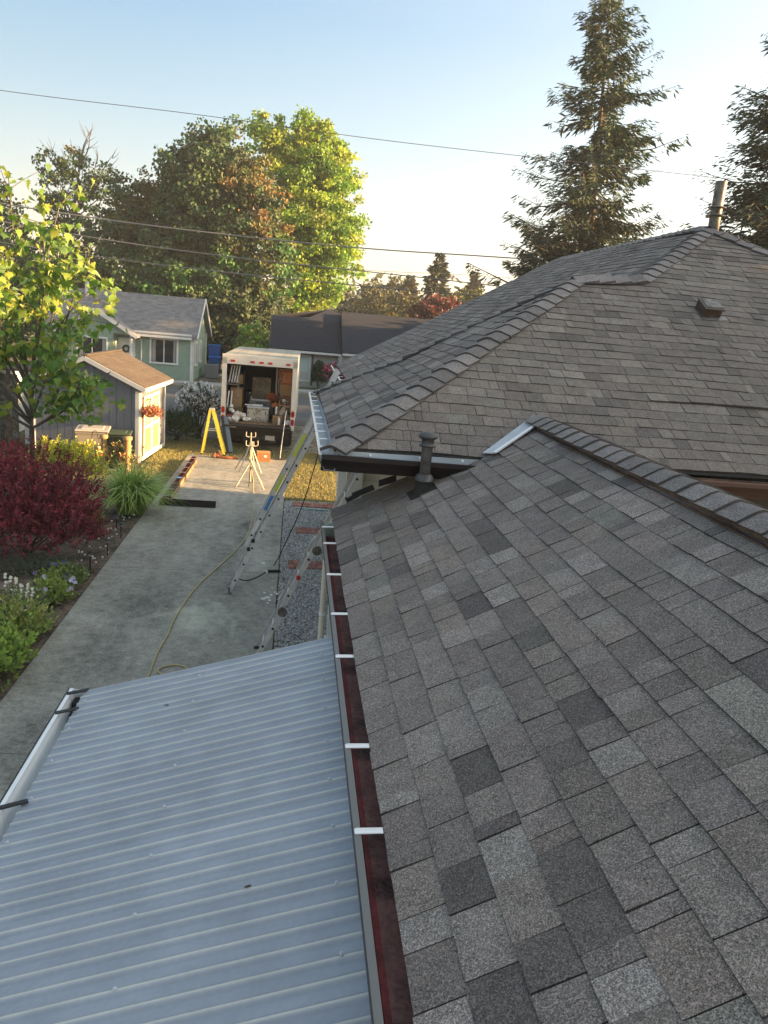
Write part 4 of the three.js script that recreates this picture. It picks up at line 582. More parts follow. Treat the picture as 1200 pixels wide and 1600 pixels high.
tag(mesh('stray_stick', [beam(gp(446, 925, .03), gp(454, 921, .05), .02, .012, V(0, 1, 0))], M.tan), 'short tan stick on the gravel beside the folding ladder', 'stick');
{ const p = gp(476, 941), t = thing('plant_pot', 'small green plastic pot by the house wall on the gravel', 'pot', [.78, 0, -11.4]); mesh('pot', lathe([[.06, 0], [.09, .14], [.1, .15], [.085, .15], [.055, .01]], 0, 0, 0, 14), M.teal, t); }
// ---------------------------------------------------------------- box truck (local: +z is the rear)
{
  const G = [-1.11, 0, -25.4], YT = -.02, t = thing('box_truck', 'white box truck parked with its rear open and full of gear', 'truck', G, YT), W = 2.36, L = 5.6, fl = .86, top = 2.98;
  const bw = S([.66, .65, .60], .5, { map: T.paint }), h = W / 2;
  mesh('box_side', [box(.05, top - fl, L, -h + .025, (top + fl) / 2, -L / 2)], bw, t); mesh('box_side', [box(.05, top - fl, L, h - .025, (top + fl) / 2, -L / 2)], bw, t);
  mesh('box_front', box(W - .1, top - fl, .05, 0, (top + fl) / 2, -L + .03), M.dark, t); mesh('box_roof', [rbox(W + .02, .05, L + .02, .02, 0, top, -L / 2)], S([.62, .63, .56], .6, { map: T.dirty }), t); mesh('box_floor', box(W, .08, L, 0, fl - .02, -L / 2), M.oldWood, t);
  mesh('roof_rail', [box(W + .03, .05, .05, 0, top + .02, .02)], bw, t);
  const fr = mesh('rear_frame', [box(W + .02, .24, .09, 0, top - .13, .05), box(.14, top - fl + .1, .09, -h + .06, (top + fl) / 2 - .1, .05), box(.14, top - fl + .1, .09, h - .06, (top + fl) / 2 - .1, .05)], bw, t);
  for (const x of [-.86, -.24, .04, .32, .9]) mesh('marker_lamp', [rbox(.14, .065, .03, .012, x, top - .15, .105)], M.red, t);
  for (const s of [-1, 1]) for (const y of [.98, 1.25]) mesh('tail_lamp', [cyl(V(s * (h - .06), y - .05, .09), V(s * (h - .06), y - .05, .11), .055, .055, 14), cyl(V(s * (h - .06), y + .05, .09), V(s * (h - .06), y + .05, .11), .055, .055, 14), box(.11, .1, .02, s * (h - .06), y, .1)], M.red, t);
  mesh('bumper', [rbox(W - .16, .10, .34, .02, 0, .70, .13), box(W - .3, .22, .05, 0, .53, .05), box(.1, .35, .12, -.35, .45, 0), box(.1, .35, .12, .35, .45, 0)], M.black, t); mesh('lift_platform', [box(W - .22, .05, .42, .02, .80, .24)], M.dark, t); mesh('bumper_edge', box(W - .2, .012, .02, .02, .83, .455), M.steel, t); mesh('bumper_sign', box(.2, .05, .006, -.78, .745, .305), M.white, t);
  mesh('underframe', [box(.09, .2, L, -.42, .6, -L / 2), box(.09, .2, L, .42, .6, -L / 2), cyl(V(-.8, .42, -1.2), V(.8, .42, -1.2), .09, .09, 10), box(.5, .16, .3, .75, .42, -.2)], M.dark, t); mesh('licence_plate', rbox(.31, .15, .01, .004, .42, .42, .09), S([.5, .5, .48], .4), t);
  for (const x of [-.98, -.70, .70, .98]) { const w = mesh('wheel', lathe([[.2, -.12], [.40, -.12], [.43, -.08], [.43, .08], [.40, .12], [.2, .12]].map(p => p), 0, 0, 0, 22), M.rubber, t); w.rotation.z = Math.PI / 2; w.position.set(x, .43, -1.2); mesh('rim', [lathe([[0, .05], [.2, .05], [.22, .1], [.22, -.1]], 0, 0, 0, 16)], M.steel, w); }
  for (const s of [-1, 1]) mesh('mud_flap', box(.5, .5, .012, s * .84, .36, -.7), M.rubber, t);
  mesh('cab', [rbox(2.1, 1.5, 1.8, .15, 0, 1.35, -L - .95)], bw, t);
  // inside lining: boards and shelves
  const rw = thing_('slat_wall'); function thing_(n) { const g = new THREE.Group(); g.name = n; t.add(g); return g; }
  for (let i = 0; i < 5; i++) mesh('plank', box(.56, .40, .03, .79, 1.08 + i * .42, -1.02), S([.60, .33, .19].map(x => x * rr(.8, 1.1)), .8, { map: T.wood }), rw); for (const y of [1.27, 1.69, 2.11, 2.53]) mesh('batten', box(.56, .05, .03, .79, y, -.99), S([.36, .13, .08], .8), rw); mesh('batten', box(.05, 2.0, .05, .5, 1.9, -1.0), S([.3, .3, .3], .6), rw);
  mesh('side_lining', box(.02, 1.95, 4.8, -h + .07, 1.9, -2.5), M.dark, t); mesh('ceiling_lamp', [rbox(.16, .06, .3, .01, -.28, top - .09, -1.6), rbox(.14, .06, .3, .01, .27, top - .09, -1.7)], S([.5, .5, .46], .5), t); mesh('roll_door', [cyl(V(-1, top - .22, -.28), V(1, top - .22, -.28), .1, .1, 14)], M.dark, t);
  mesh('shelf_rack', [...[1.3, 2.05].map(y => box(.42, .03, 2.3, -h + .3, y, -1.3)), ...[-.2, -2.3].flatMap(z => [box(.04, 1.5, .04, -h + .5, 1.6, z), box(.04, 1.5, .04, -h + .12, 1.6, z)])], M.steel, t);
  mesh('shelf_rack', [...[1.12, 1.5].map(y => box(.42, .025, 1.6, h - .32, y, -.85)), ...[-.12, -1.6].map(z => box(.035, .9, .035, h - .52, 1.2, z))], M.oldWood, t);
  // cargo: each piece its own thing, placed in the truck's axes
  const c = Math.cos(YT), s = Math.sin(YT), put = (n, l, cat, x, y, z, r = 0, gr) => thing(n, l, cat, [G[0] + x * c + z * s, y, G[2] - x * s + z * c], YT + r, gr), F = fl + .025;
  const cb = (l, x, y, z, w, hh, d, k = 1, r = 0) => { const o = put('cardboard_box', l, 'box', x, y, z, r); mesh('box_body', box(w, hh, d, 0, hh / 2, 0, 0, 0, 0, [k, k, k]), M.card, o); mesh('box_tape', box(.05, .003, d, 0, hh + .002, 0), S([.42, .32, .19], .5), o); mesh('box_flap', box(w, .004, .01, 0, hh * .98, d / 2 + .004, 0, 0, 0, [k * .7, k * .7, k * .7]), M.card, o); return o; };
  cb('tall cardboard box on the left shelf in the truck', -.76, 1.32, -.55, .36, .62, .5, .9); cb('cardboard box with yellow tape at the top of the left shelf in the truck', -.74, 2.07, -.6, .34, .3, .5, .7); cb('brown cardboard box standing under the left shelf in the truck', -.72, F, -.6, .34, .42, .4, .75, .1);
  { const o = put('downspout_bundle', 'bundle of white downspouts standing at the upper left inside the truck', 'downspouts', -.86, 2.07, -.35); for (let i = 0; i < 4; i++) mesh('downspout', beam(V(-.14 + i * .085, .03, .05), V(-.07 + i * .085, .58, -.1), .05, .04, V(0, 0, 1)), M.white, o); }
  { const o = put('pipe_rack', 'short white pipes hanging on the left wall of the truck', 'pipes', -.98, 1.33, -.2); for (let i = 0; i < 2; i++) mesh('pipe', beam(V(-.04 + i * .11, 0, .02), V(.0 + i * .1, .5, -.03), .045, .04, V(0, 0, 1)), M.white, o); }
  { const o = put('gutter_machine', 'large tan sheet metal machine cabinet in the middle of the truck', 'machine', .0, F, -1.25); mesh('cabinet', [rbox(.62, .72, .5, .015, 0, 1.02, -.1)], S([.28, .23, .15], .6, { map: T.dirty }), o); mesh('cabinet_seam', [box(.5, .006, .004, 0, .95, .153), box(.03, .03, .01, 0, .9, .155)], M.dark, o); mesh('cradle', [box(.66, .06, .5, 0, .62, -.1), box(.04, .12, .5, -.33, .67, -.1), box(.04, .12, .5, .33, .67, -.1)], M.alu, o); mesh('machine_base', [rbox(.78, .5, .6, .02, 0, .34, -.05)], M.steel, o); mesh('wheel_mount', [box(.7, .1, .5, 0, .05, -.05)], M.dark, o); }
  { const o = put('tool_chest', 'pale grey work chest at the rear edge of the truck bed', 'chest', -.02, F, -.32); mesh('chest_body', rbox(.70, .46, .36, .015, 0, .23, 0), S([.44, .44, .40], .55, { map: T.dirty }), o); mesh('chest_door', [rbox(.2, .3, .01, .004, -.18, .25, .184), rbox(.2, .3, .01, .004, .2, .25, .184)], S([.36, .36, .34], .5), o); mesh('latch', [box(.02, .12, .012, -.12, .25, .19, 0, 0, .3), box(.025, .1, .012, .25, .3, .19)], M.black, o); mesh('chest_lid', rbox(.72, .03, .38, .01, 0, .475, 0), M.galv, o); }
  { const o = put('miter_clamp', 'bright metal clamp lying on top of the pale grey chest', 'clamp', -.1, F + .49, -.3); mesh('clamp_body', rbox(.34, .07, .16, .015, .05, .04, 0), M.galv, o); mesh('clamp_bar', cyl(V(-.36, .04, .03), V(.2, .04, .03), .025, .025, 10), M.alu, o); }
  { const o = put('plastic_sheeting', 'crumpled white plastic sheeting at the left rear of the truck bed', 'sheeting', -.66, F, -.12); for (let i = 0; i < 9; i++) { const g = new THREE.IcosahedronGeometry(1, 1); const p = g.attributes.position; for (let k = 0; k < p.count; k++) { const q = 1 + .35 * Math.sin(p.getX(k) * 5 + i) * Math.cos(p.getY(k) * 4 + p.getZ(k) * 6); p.setXYZ(k, p.getX(k) * q, p.getY(k) * q, p.getZ(k) * q); } g.scale(rr(.1, .18), rr(.05, .11), rr(.08, .14)); g.rotateY(rr(0, 3)); g.translate(-.3 + i * .075, .08 + (i > 3 && i < 7 ? .12 : 0), rr(-.08, .08)); g.computeVertexNormals(); mesh('fold', fin(g), i === 5 ? M.cream : M.white, o); } }
  { const o = put('cloth_bundle', 'white cloth bundle beside the left wall inside the truck', 'cloth', -.9, 1.15, -.25); mesh('fold', [ell(.1, .13, .1, 0, .1, 0), ell(.07, .1, .08, .06, .02, .03)], M.white, o); mesh('knot', ell(.04, .04, .04, .03, .22, .02), M.cream, o); }
  { const o = put('red_tool_bag', 'dark red tool bag low at the left wall of the truck', 'bag', -.92, F, -.15); mesh('bag_body', rbox(.26, .2, .3, .05, 0, .1, 0), S([.16, .04, .04], .8), o); mesh('bag_strap', tube([V(-.1, .19, 0), V(-.05, .27, 0), V(.05, .27, 0), V(.1, .19, 0)], .012, 12, 6), M.black, o); }
  { const o = put('orange_bucket', 'orange bucket on its side by the right shelf in the truck', 'bucket', .5, 1.55, -.9); const b = mesh('bucket_body', lathe([[0, 0], [.12, 0], [.15, .3], [.14, .3], [.11, .01]], 0, 0, 0, 16), M.orange, o); b.rotation.set(1.0, 0, .5); mesh('handle', tube([V(-.14, .1, .12), V(0, .0, .26), V(.14, .1, .12)], .008, 12, 5), M.steel, o); }
  { const o = put('orange_saw', 'orange and black power saw in the middle right of the truck', 'saw', .5, 1.32, -.5); mesh('saw_body', [rbox(.2, .16, .16, .04, 0, .12, 0, 0, 0, .4)], M.orange, o); mesh('saw_bar', [beam(V(.06, .1, .03), V(.34, -.06, .1), .05, .02, V(0, 1, 0))], S([.6, .35, .08], .5), o); mesh('saw_grip', [rbox(.05, .16, .05, .015, -.1, .17, 0, 0, 0, -.4)], M.black, o); }
  { const o = put('loose_board', 'pale board leaning at an angle between the saw and right shelf', 'board', .72, 1.1, -.25); const b = mesh('panel', rbox(.22, .46, .02, .005, 0, .24, 0), S([.58, .53, .45], .8), o); b.rotation.set(-.25, 0, -.45); mesh('panel_edge', box(.2, .012, .02, .1, .02, .02), M.wood, o); }
  { const o = put('black_hose_reel', 'coiled black hose behind the white machine in the truck', 'hose', .55, F + .1, -.35); mesh('coil', [0, 1, 2].map(i => { const g = new THREE.TorusGeometry(.2 - i * .02, .022, 8, 26); g.rotateY(.3 + i * .2); g.translate(0, .2 + i * .02, i * .04); return fin(g); }), M.black, o); mesh('hose_end', tube([V(.1, .3, 0), V(.25, .5, .05), V(.35, .55, .1)], .015, 12, 6), M.dark, o); }
  { const o = put('wood_crate', 'small light wooden crate at the right rear edge of the truck', 'crate', .62, F, -.06); for (let i = 0; i < 3; i++) { mesh('slat', box(.28, .08, .015, 0, .05 + i * .095, .1), M.wood, o); mesh('slat', box(.28, .08, .015, 0, .05 + i * .095, -.1), M.wood, o); } mesh('side', [box(.015, .28, .2, -.14, .15, 0), box(.015, .28, .2, .14, .15, 0)], M.wood, o); }
  for (const [x, y, z, l, m] of [[.58, F + .32, -.1, 'white topped spray can on the light wooden crate', M.white], [.68, F, .1, 'tan glue tube beside the light wooden crate', M.tan]]) { const o = put('spray_can', l, 'can', x, y, z); mesh('can_body', cyl(V(0, 0, 0), V(0, .19, 0), .035, .035, 12), M.galv, o); mesh('can_cap', lathe([[.034, .19], [.03, .24], [0, .245]], 0, 0, 0, 12), m, o); }
  { const o = put('brown_duffel', 'brown duffel bag at the lower right of the truck bed', 'bag', .9, F, -.2); mesh('bag_body', [rbox(.34, .24, .36, .09, 0, .13, 0)], S([.13, .075, .06], .9), o); mesh('bag_flap', ell(.16, .06, .17, 0, .26, 0), S([.2, .12, .09], .9), o); mesh('bag_strap', tube([V(-.14, .2, .1), V(-.06, .36, .06), V(.08, .34, .08), V(.15, .18, .1)], .014, 14, 6), M.black, o); }
  { const o = put('glove_pile', 'pile of pale gloves and rags on the right shelf of the truck', 'gloves', .86, 1.53, -.5); for (let i = 0; i < 7; i++) mesh('glove', ell(rr(.05, .09), rr(.03, .05), rr(.05, .08), rr(-.14, .14), .04 + (i > 4 ? .06 : 0), rr(-.15, .2)), i % 3 === 0 ? M.white : S([.32, .22, .13], .9), o); }
  { const o = put('leather_pouch', 'brown leather pouch row on the lower right shelf of the truck', 'pouches', .86, 1.14, -.45); for (let i = 0; i < 4; i++) mesh('pouch', rbox(.13, .26, .12, .03, -.05 + (i % 2) * .12, .13, -.2 + i * .13, rr(-.2, .2), rr(-.3, .3), rr(-.1, .1)), S([.20, .11, .075].map(x => x * rr(.7, 1.2)), .9), o); }
  { const o = put('light_blue_rag', 'pale blue rag at the right rear corner of the truck bed', 'rag', .98, F, .02); mesh('fold', [ell(.09, .08, .07, 0, .08, 0), ell(.07, .05, .07, -.06, .04, .05)], S([.34, .42, .46], .9), o); mesh('corner', ell(.04, .03, .05, .06, .03, .05), S([.38, .45, .48], .9), o); }
  { const o = put('hanging_cables', 'tangle of hanging cables on the right wall of the truck', 'cables', .62, 1.75, -.7); for (let i = 0; i < 6; i++) mesh('cable', tube([V(-.05 + i * .03, .9 - i * .05, -.2), V(rr(-.1, .1), .55, rr(-.1, .1)), V(rr(-.1, .12), .2, rr(-.1, .1)), V(rr(-.05, .1), -.05, 0)], .011, 18, 5), i % 2 ? S([.3, .3, .32]) : M.black, o); }
  { const o = put('machine_cart', 'dark equipment stacked along the left middle of the truck', 'equipment', -.42, F, -1.6); mesh('case', rbox(.3, .5, .5, .03, 0, .25, 0), M.dark, o); mesh('case_top', rbox(.26, .36, .4, .03, .02, .68, 0), M.black, o); mesh('dial', cyl(V(.02, .8, .2), V(.02, .8, .21), .03, .03, 10), M.white, o); }
}
// ---------------------------------------------------------------- houses across the street
function lap(w, h, y0, thick = .02, step = .16) { const g = []; for (let y = y0; y < y0 + h - .01; y += step) { const hh = Math.min(step, y0 + h - y); g.push([y, hh]); } return g.map(([y, hh]) => [y + hh / 2, hh - .012]); }
function win(parent, x, y, z, w, h, turn = 0, frame = .1, curtain = M.curtain, dark = M.glass) {
  const g = new THREE.Group(); g.name = 'window'; g.position.set(x, y, z); g.rotation.y = turn; parent.add(g);
  mesh('frame', [box(w + frame * 2, frame, .07, 0, h / 2 + frame / 2, .035), box(w + frame * 2.3, frame, .1, 0, -h / 2 - frame / 2, .05), box(frame, h, .07, -w / 2 - frame / 2, 0, .035), box(frame, h, .07, w / 2 + frame / 2, 0, .035), box(.05, h, .05, 0, 0, .03)], M.white, g);
  for (const s of [-1, 1]) mesh('pane', box(w / 2 - .025, h, .012, s * (w / 4), 0, .012), dark, g); if (curtain) mesh('curtain', [box(w * .14, h * .96, .008, -w * .40, 0, .021), box(w * .1, h * .96, .008, w * .42, 0, .021)], curtain, g); return g;
}
{
  const t = thing('green_house', 'sage green house with grey roof and white trim across the street', 'house', [-5.95, 0, -46.45], -.02), wallH = 2.62;
  // local: x left negative, right gable end at x=0, front at z=0, back -5.7
  const D = 5.6, LW = 8.2, rz = -2.7, ry = 4.62;
  mesh('wall', [box(LW, wallH, .15, -LW / 2, wallH / 2, -.08), slab([V(0, 0, 0), V(0, 0, -D), V(0, wallH, -D), V(0, ry - .1, rz), V(0, wallH, 0)], V(-.15, 0, 0)), box(LW, wallH, .15, -LW / 2, wallH / 2, -D)], M.sage, t);
  stuffPart(mesh('siding', [...lap(LW, wallH - .1, .05).map(([y, h]) => box(LW, h, .03, -LW / 2, y, .012, .05)), ...lap(D, 4.4, .05).filter(([y]) => y < ry - .3).map(([y, h]) => { const f = y > wallH ? (ry - y) / (ry - wallH) : 1; const z0 = y > wallH ? rz * (1 - f) : 0, z1 = y > wallH ? rz - (D + rz) * f : -D; return box(.03, h, Math.abs(z1 - z0), .012, y, (z0 + z1) / 2, 0, 0, -.05); })], M.sage, t));
  const e = .38, sl = (ry - wallH) / -rz, rfm = M.greyRoof; const rp = (x0, x1, za, ya, zb, yb) => slab([V(x0, ya, za), V(x1, ya, za), V(x1, yb, zb), V(x0, yb, zb)], V(0, .1, 0));
  const rf = mesh('roof', [rp(-LW, .3, e, wallH - e * sl + .08, rz, ry), rp(-LW, .3, -D - e, wallH - e * sl + .02, rz, ry)], rfm, t);
  const rows = []; for (let k = 0; k < 22; k++) for (let i = 0; i < 28; i++) { const f = k / 22, z = e + (rz - e) * f, y = wallH - e * sl + .08 + (ry - wallH + e * sl - .08) * f + .112, x = -LW + i * .303, q = rr(.8, 1.15); rows.push(box(.30, .012, .16, x + .15, y + .05, z - .07, Math.atan(sl), 0, 0, [q, q, q])); } stuffPart(mesh('shingles', rows, rfm, rf));
  mesh('gutter', box(LW - 3, .12, .12, -LW / 2 + 1.5, wallH - e * sl + .1, e + .05), M.white, t); mesh('fascia', box(LW, .16, .03, -LW / 2, wallH - .02, .3), M.white, t); mesh('barge_board', [beam(V(.33, wallH - e * sl + .1, e), V(.33, ry + .06, rz), .2, .04, V(0, 1, 0)), beam(V(.33, wallH - e * sl + .1, -D - e), V(.33, ry + .06, rz), .2, .04, V(0, 1, 0))], M.white, t);
  mesh('corner_board', [box(.12, wallH, .05, -.05, wallH / 2, .045), box(.05, wallH, .12, .045, wallH / 2, -.05), box(.05, wallH, .1, .045, wallH / 2, -D + .05)], M.white, t); mesh('gable_vent', [box(.05, .5, .35, .04, 3.7, rz)], M.white, t);
  win(t, -1.6, 1.62, .03, 1.42, 1.28); win(t, .03, 1.55, -.95, .8, 1.2, Math.PI / 2); win(t, .03, 1.6, -2.7, .7, 1.1, Math.PI / 2);
  mesh('downspout', [tube([V(-3.02, wallH - .1, .35), V(-2.98, wallH - .25, .2), V(-2.9, wallH - .4, .1), V(-2.9, .1, .1)], .045, 20, 6)], M.white, t);
  // projecting front gable
  const gx0 = -7.0, gx1 = -3.25, gz = 1.0, gp_ = (gx0 + gx1) / 2, gy = 3.55, gh = 2.45;
  mesh('front_gable', [slab([V(gx0, 0, gz), V(gx1 - .95, 0, gz), V(gx1 - .95, gh, gz), V(gx0, gh, gz)], V(0, 0, -.15)), slab([V(gx0, gh, gz), V(gx1, gh, gz), V(gp_, gy, gz)], V(0, 0, -.15)), box(.12, gh, gz, gx0, gh / 2, gz / 2), box(.12, gh, .9, gx1 - 1.0, gh / 2, gz / 2)], M.sage, t);
  stuffPart(mesh('siding', lap(1, 3.3, .05).map(([y, h]) => { const f = y > gh ? Math.max(.02, (gy - y) / (gy - gh)) : 1, w = y > gh ? (gx1 - gx0) * f : gx1 - .95 - gx0; return box(w - .04, h, .03, y > gh ? gp_ : (gx0 + gx1 - .95) / 2, y, gz + .012, .05); }), M.sage, t));
  mesh('gable_roof', [slab([V(gx0 - .4, gh - .15, gz + .35), V(gp_, gy + .08, gz + .35), V(gp_, gy + .08, -1.6), V(gx0 - .4, gh - .15, -1)], V(0, .09, 0)), slab([V(gx1 + .4, gh - .15, gz + .35), V(gp_, gy + .08, gz + .35), V(gp_, gy + .08, -1.6), V(gx1 + .4, gh - .15, -.2)], V(0, .09, 0))], rfm, t);
  mesh('barge_board', [beam(V(gx0 - .4, gh - .13, gz + .37), V(gp_, gy + .1, gz + .37), .17, .04, V(0, 1, 0)), beam(V(gx1 + .4, gh - .13, gz + .37), V(gp_, gy + .1, gz + .37), .17, .04, V(0, 1, 0))], M.white, t);
  mesh('corner_board', box(.14, gh, .05, gx0 + .05, gh / 2, gz + .04), M.white, t); win(t, -5.35, 1.5, gz + .02, 1.5, 1.2);
  const dr = mesh('front_door', [box(.95, 2.1, .06, gx1 - .45, 1.15, .06)], M.white, t); { const g = new THREE.TorusGeometry(.17, .06, 8, 18); g.translate(gx1 - .45, 1.6, .15); mesh('wreath', fin(g), S([.05, .07, .05], .9), dr); mesh('door_handle', ell(.03, .03, .03, gx1 - .1, 1.1, .12), M.steel, dr); }
  mesh('porch_post', box(.12, gh, .12, gx1 - .02, gh / 2, gz - .1), M.white, t); mesh('porch_step', box(1.6, .2, 1.2, gx1 - .4, .1, .9), S([.35, .34, .32]), t);
  mesh('chimney', cyl(V(-6.5, 4.2, -2.2), V(-6.5, 5.15, -2.2), .11, .11, 12), M.white, t);
}
{ const t = thing('air_conditioner', 'grey air conditioning unit beside the sage green house', 'air conditioner', [-5.15, 0, -49.6]); mesh('cabinet', [rbox(.8, .85, .8, .04, 0, .45, 0)], S([.20, .21, .22], .5), t); for (let i = 0; i < 7; i++) mesh('louvre', box(.74, .03, .02, 0, .15 + i * .1, .405), M.steel, t); mesh('fan_grille', cyl(V(0, .875, 0), V(0, .895, 0), .3, .3, 18), M.dark, t); }
bin('recycling_bin', 'bright blue recycling bin by the fence, right of the sage green house', -5.35, -53.2, .1, .75, .8, 1.05, M.blue, S([.03, .16, .5], .5)); bin('recycling_bin', 'taller blue recycling bin just behind the lower one by the fence', -5.5, -54.6, 0, .8, .8, 1.75, M.blue, S([.03, .16, .5], .5));
{ const t = thing('wooden_fence', 'weathered wooden board fence between the two far houses', 'fence', [-4.9, 0, -55.5]); for (let i = 0; i < 26; i++) mesh('board', box(.145, 1.8 + rr(-.02, .02), .022, .08 + i * .152, .92, 0, 0, 0, 0, [1, 1, 1].map(() => rr(.8, 1.1))), M.oldWood, t); for (const y of [.4, 1.5]) mesh('rail', box(4, .09, .04, 2, y, -.03), M.oldWood, t); }
{ const t = thing('garden_hose_coil', 'coil of pale hose on the ground beside the air conditioner', 'hose', [-4.35, 0, -48.6]); const g = i => { const q = new THREE.TorusGeometry(.28 - i * .03, .035, 8, 24); q.rotateX(1.2); q.translate(0, .2 + i * .05, 0); return fin(q); }; mesh('coil', [g(0), g(1), g(2)], M.tan, t); mesh('hose_tail', tube([V(.25, .05, .1), V(.5, .04, .3), V(.8, .04, .2)], .03, 12, 6), M.tan, t); }
{
  const t = thing('dark_roof_house', 'pale house with long dark roof beyond the truck', 'house', [0, 0, -48.6], 0), we = 2.1, m = .56;
  mesh('wall', [box(5.2, we + .1, .15, 1.0, we / 2, 0), box(8, we + .1, .15, 6.6, we / 2, .5), box(.15, we, 7, -1.5, we / 2, -3.6), box(.15, we, 7, 10.4, we / 2, -3.4)], S([.46, .49, .45], .75, { map: T.paint }), t);
  stuffPart(mesh('siding', [...lap(5, 2, .05).map(([y, h]) => box(4.3, h, .03, .55, y, .09, .05)), ...lap(5, 2, .05).map(([y, h]) => box(7.4, h, .03, 6.4, y, .59, .05))], S([.46, .49, .45], .75, { map: T.paint }), t));
  const P = (x, z, dy = 0) => V(x, we + .05 + m * (.5 - z) + dy, z);
  const roofA = [[-1.65, .5], [2.75, .5], [2.75, -3.7], [2.0, -4.05], [.75, -2.95], [-.2, -2.8], [-1.65, -2.85]];
  const shape = new THREE.Shape(roofA.map(p => new THREE.Vector2(p[0], (.5 - p[1]) * Math.hypot(1, m)))); const g = new THREE.ExtrudeGeometry(shape, { depth: .12, bevelEnabled: false }); g.rotateX(-Math.PI / 2 + Math.atan(m)); g.translate(0, we + .05, .5);
  mesh('roof', [fin(g), slab([P(-1.65, -2.85), P(2, -4), V(2, we, -7), V(-1.65, we, -7)], V(0, .1, 0))], M.darkRoof, t);
  const g2 = new THREE.BoxGeometry(7.9, .12, 4.95); mesh('roof', [(() => { g2.rotateX(Math.atan(m)); g2.translate(6.75, we + .05 + m * 2.1 + .12, -1.1); return fin(g2); })(), slab([V(2.8, we + 2.45, -3.25), V(10.7, we + 2.45, -3.25), V(10.7, we, -7.4), V(2.8, we, -7.4)], V(0, .1, 0)), slab([V(2.82, we, 1), V(2.82, we + 2.4, -3.2), V(2.82, we, -7.3)], V(.05, 0, 0))], M.darkRoof, t);
  const rows = []; for (let k = 0; k < 24; k++) { const z = .45 - k * .13; rows.push(box(k < 22 ? 4.35 : 2.2, .012, .02, k < 22 ? .55 : 1.6, we + .05 + m * (.5 - z) + .15, z, Math.atan(m))); } stuffPart(mesh('shingle_courses', rows, M.darkRoof, t));
  mesh('gutter', [box(4.4, .12, .1, .55, we + .02, .58), box(7.8, .12, .1, 6.7, we + .1, 1.2)], M.white, t); mesh('downspout', box(.09, we, .09, 2.75, we / 2, .62), M.white, t); mesh('fascia', box(4.4, .1, .04, .55, we - .09, .5), M.rust, t);
  const w = win(t, .28, 1.13, .08, 1.15, 1.42, 0, .08, null, S([.42, .50, .48], .15)); mesh('window_trim', [box(.12, 1.9, .04, 1.05, 1.05, .1), box(1.6, .12, .04, .3, 2.0, .1)], M.rust, w.parent); mesh('blind', box(1.1, .9, .01, 0, .24, .024), S([.45, .55, .53], .6), w);
}
shrub('columnar_shrub', 'clipped dark green columnar shrub before the pale house', 'shrub', [1.45, 0, -47.4], [[0, .85, 0, .42, .85, .42]], 1500, .07, [[.03, .08, .02], [.04, .10, .02], [.025, .06, .015]], { len: .1, per: 10, up: .6, spread: .6 });
shrub('rhododendron', 'pink flowering rhododendron partly hidden by the far roof corner', 'shrub', [2.35, 0, -47.2], [[0, .8, 0, .8, .7, .7], [.5, .9, 0, .6, .7, .6]], 500, .12, [[.04, .08, .03], [.05, .09, .03]], { len: .15, per: 8 }, t => { const o = newOut(); shootsIn(o, [[0, .9, 0, .86, .72, .75], [.5, 1.0, 0, .65, .75, .65]], 260, .13, [[.62, .09, .20], [.70, .14, .27], [.5, .05, .14]], { len: .1, per: 8, up: .5 }); mesh('blossom', geoOf(o), leafMat([1, 1, 1], .3), t); });
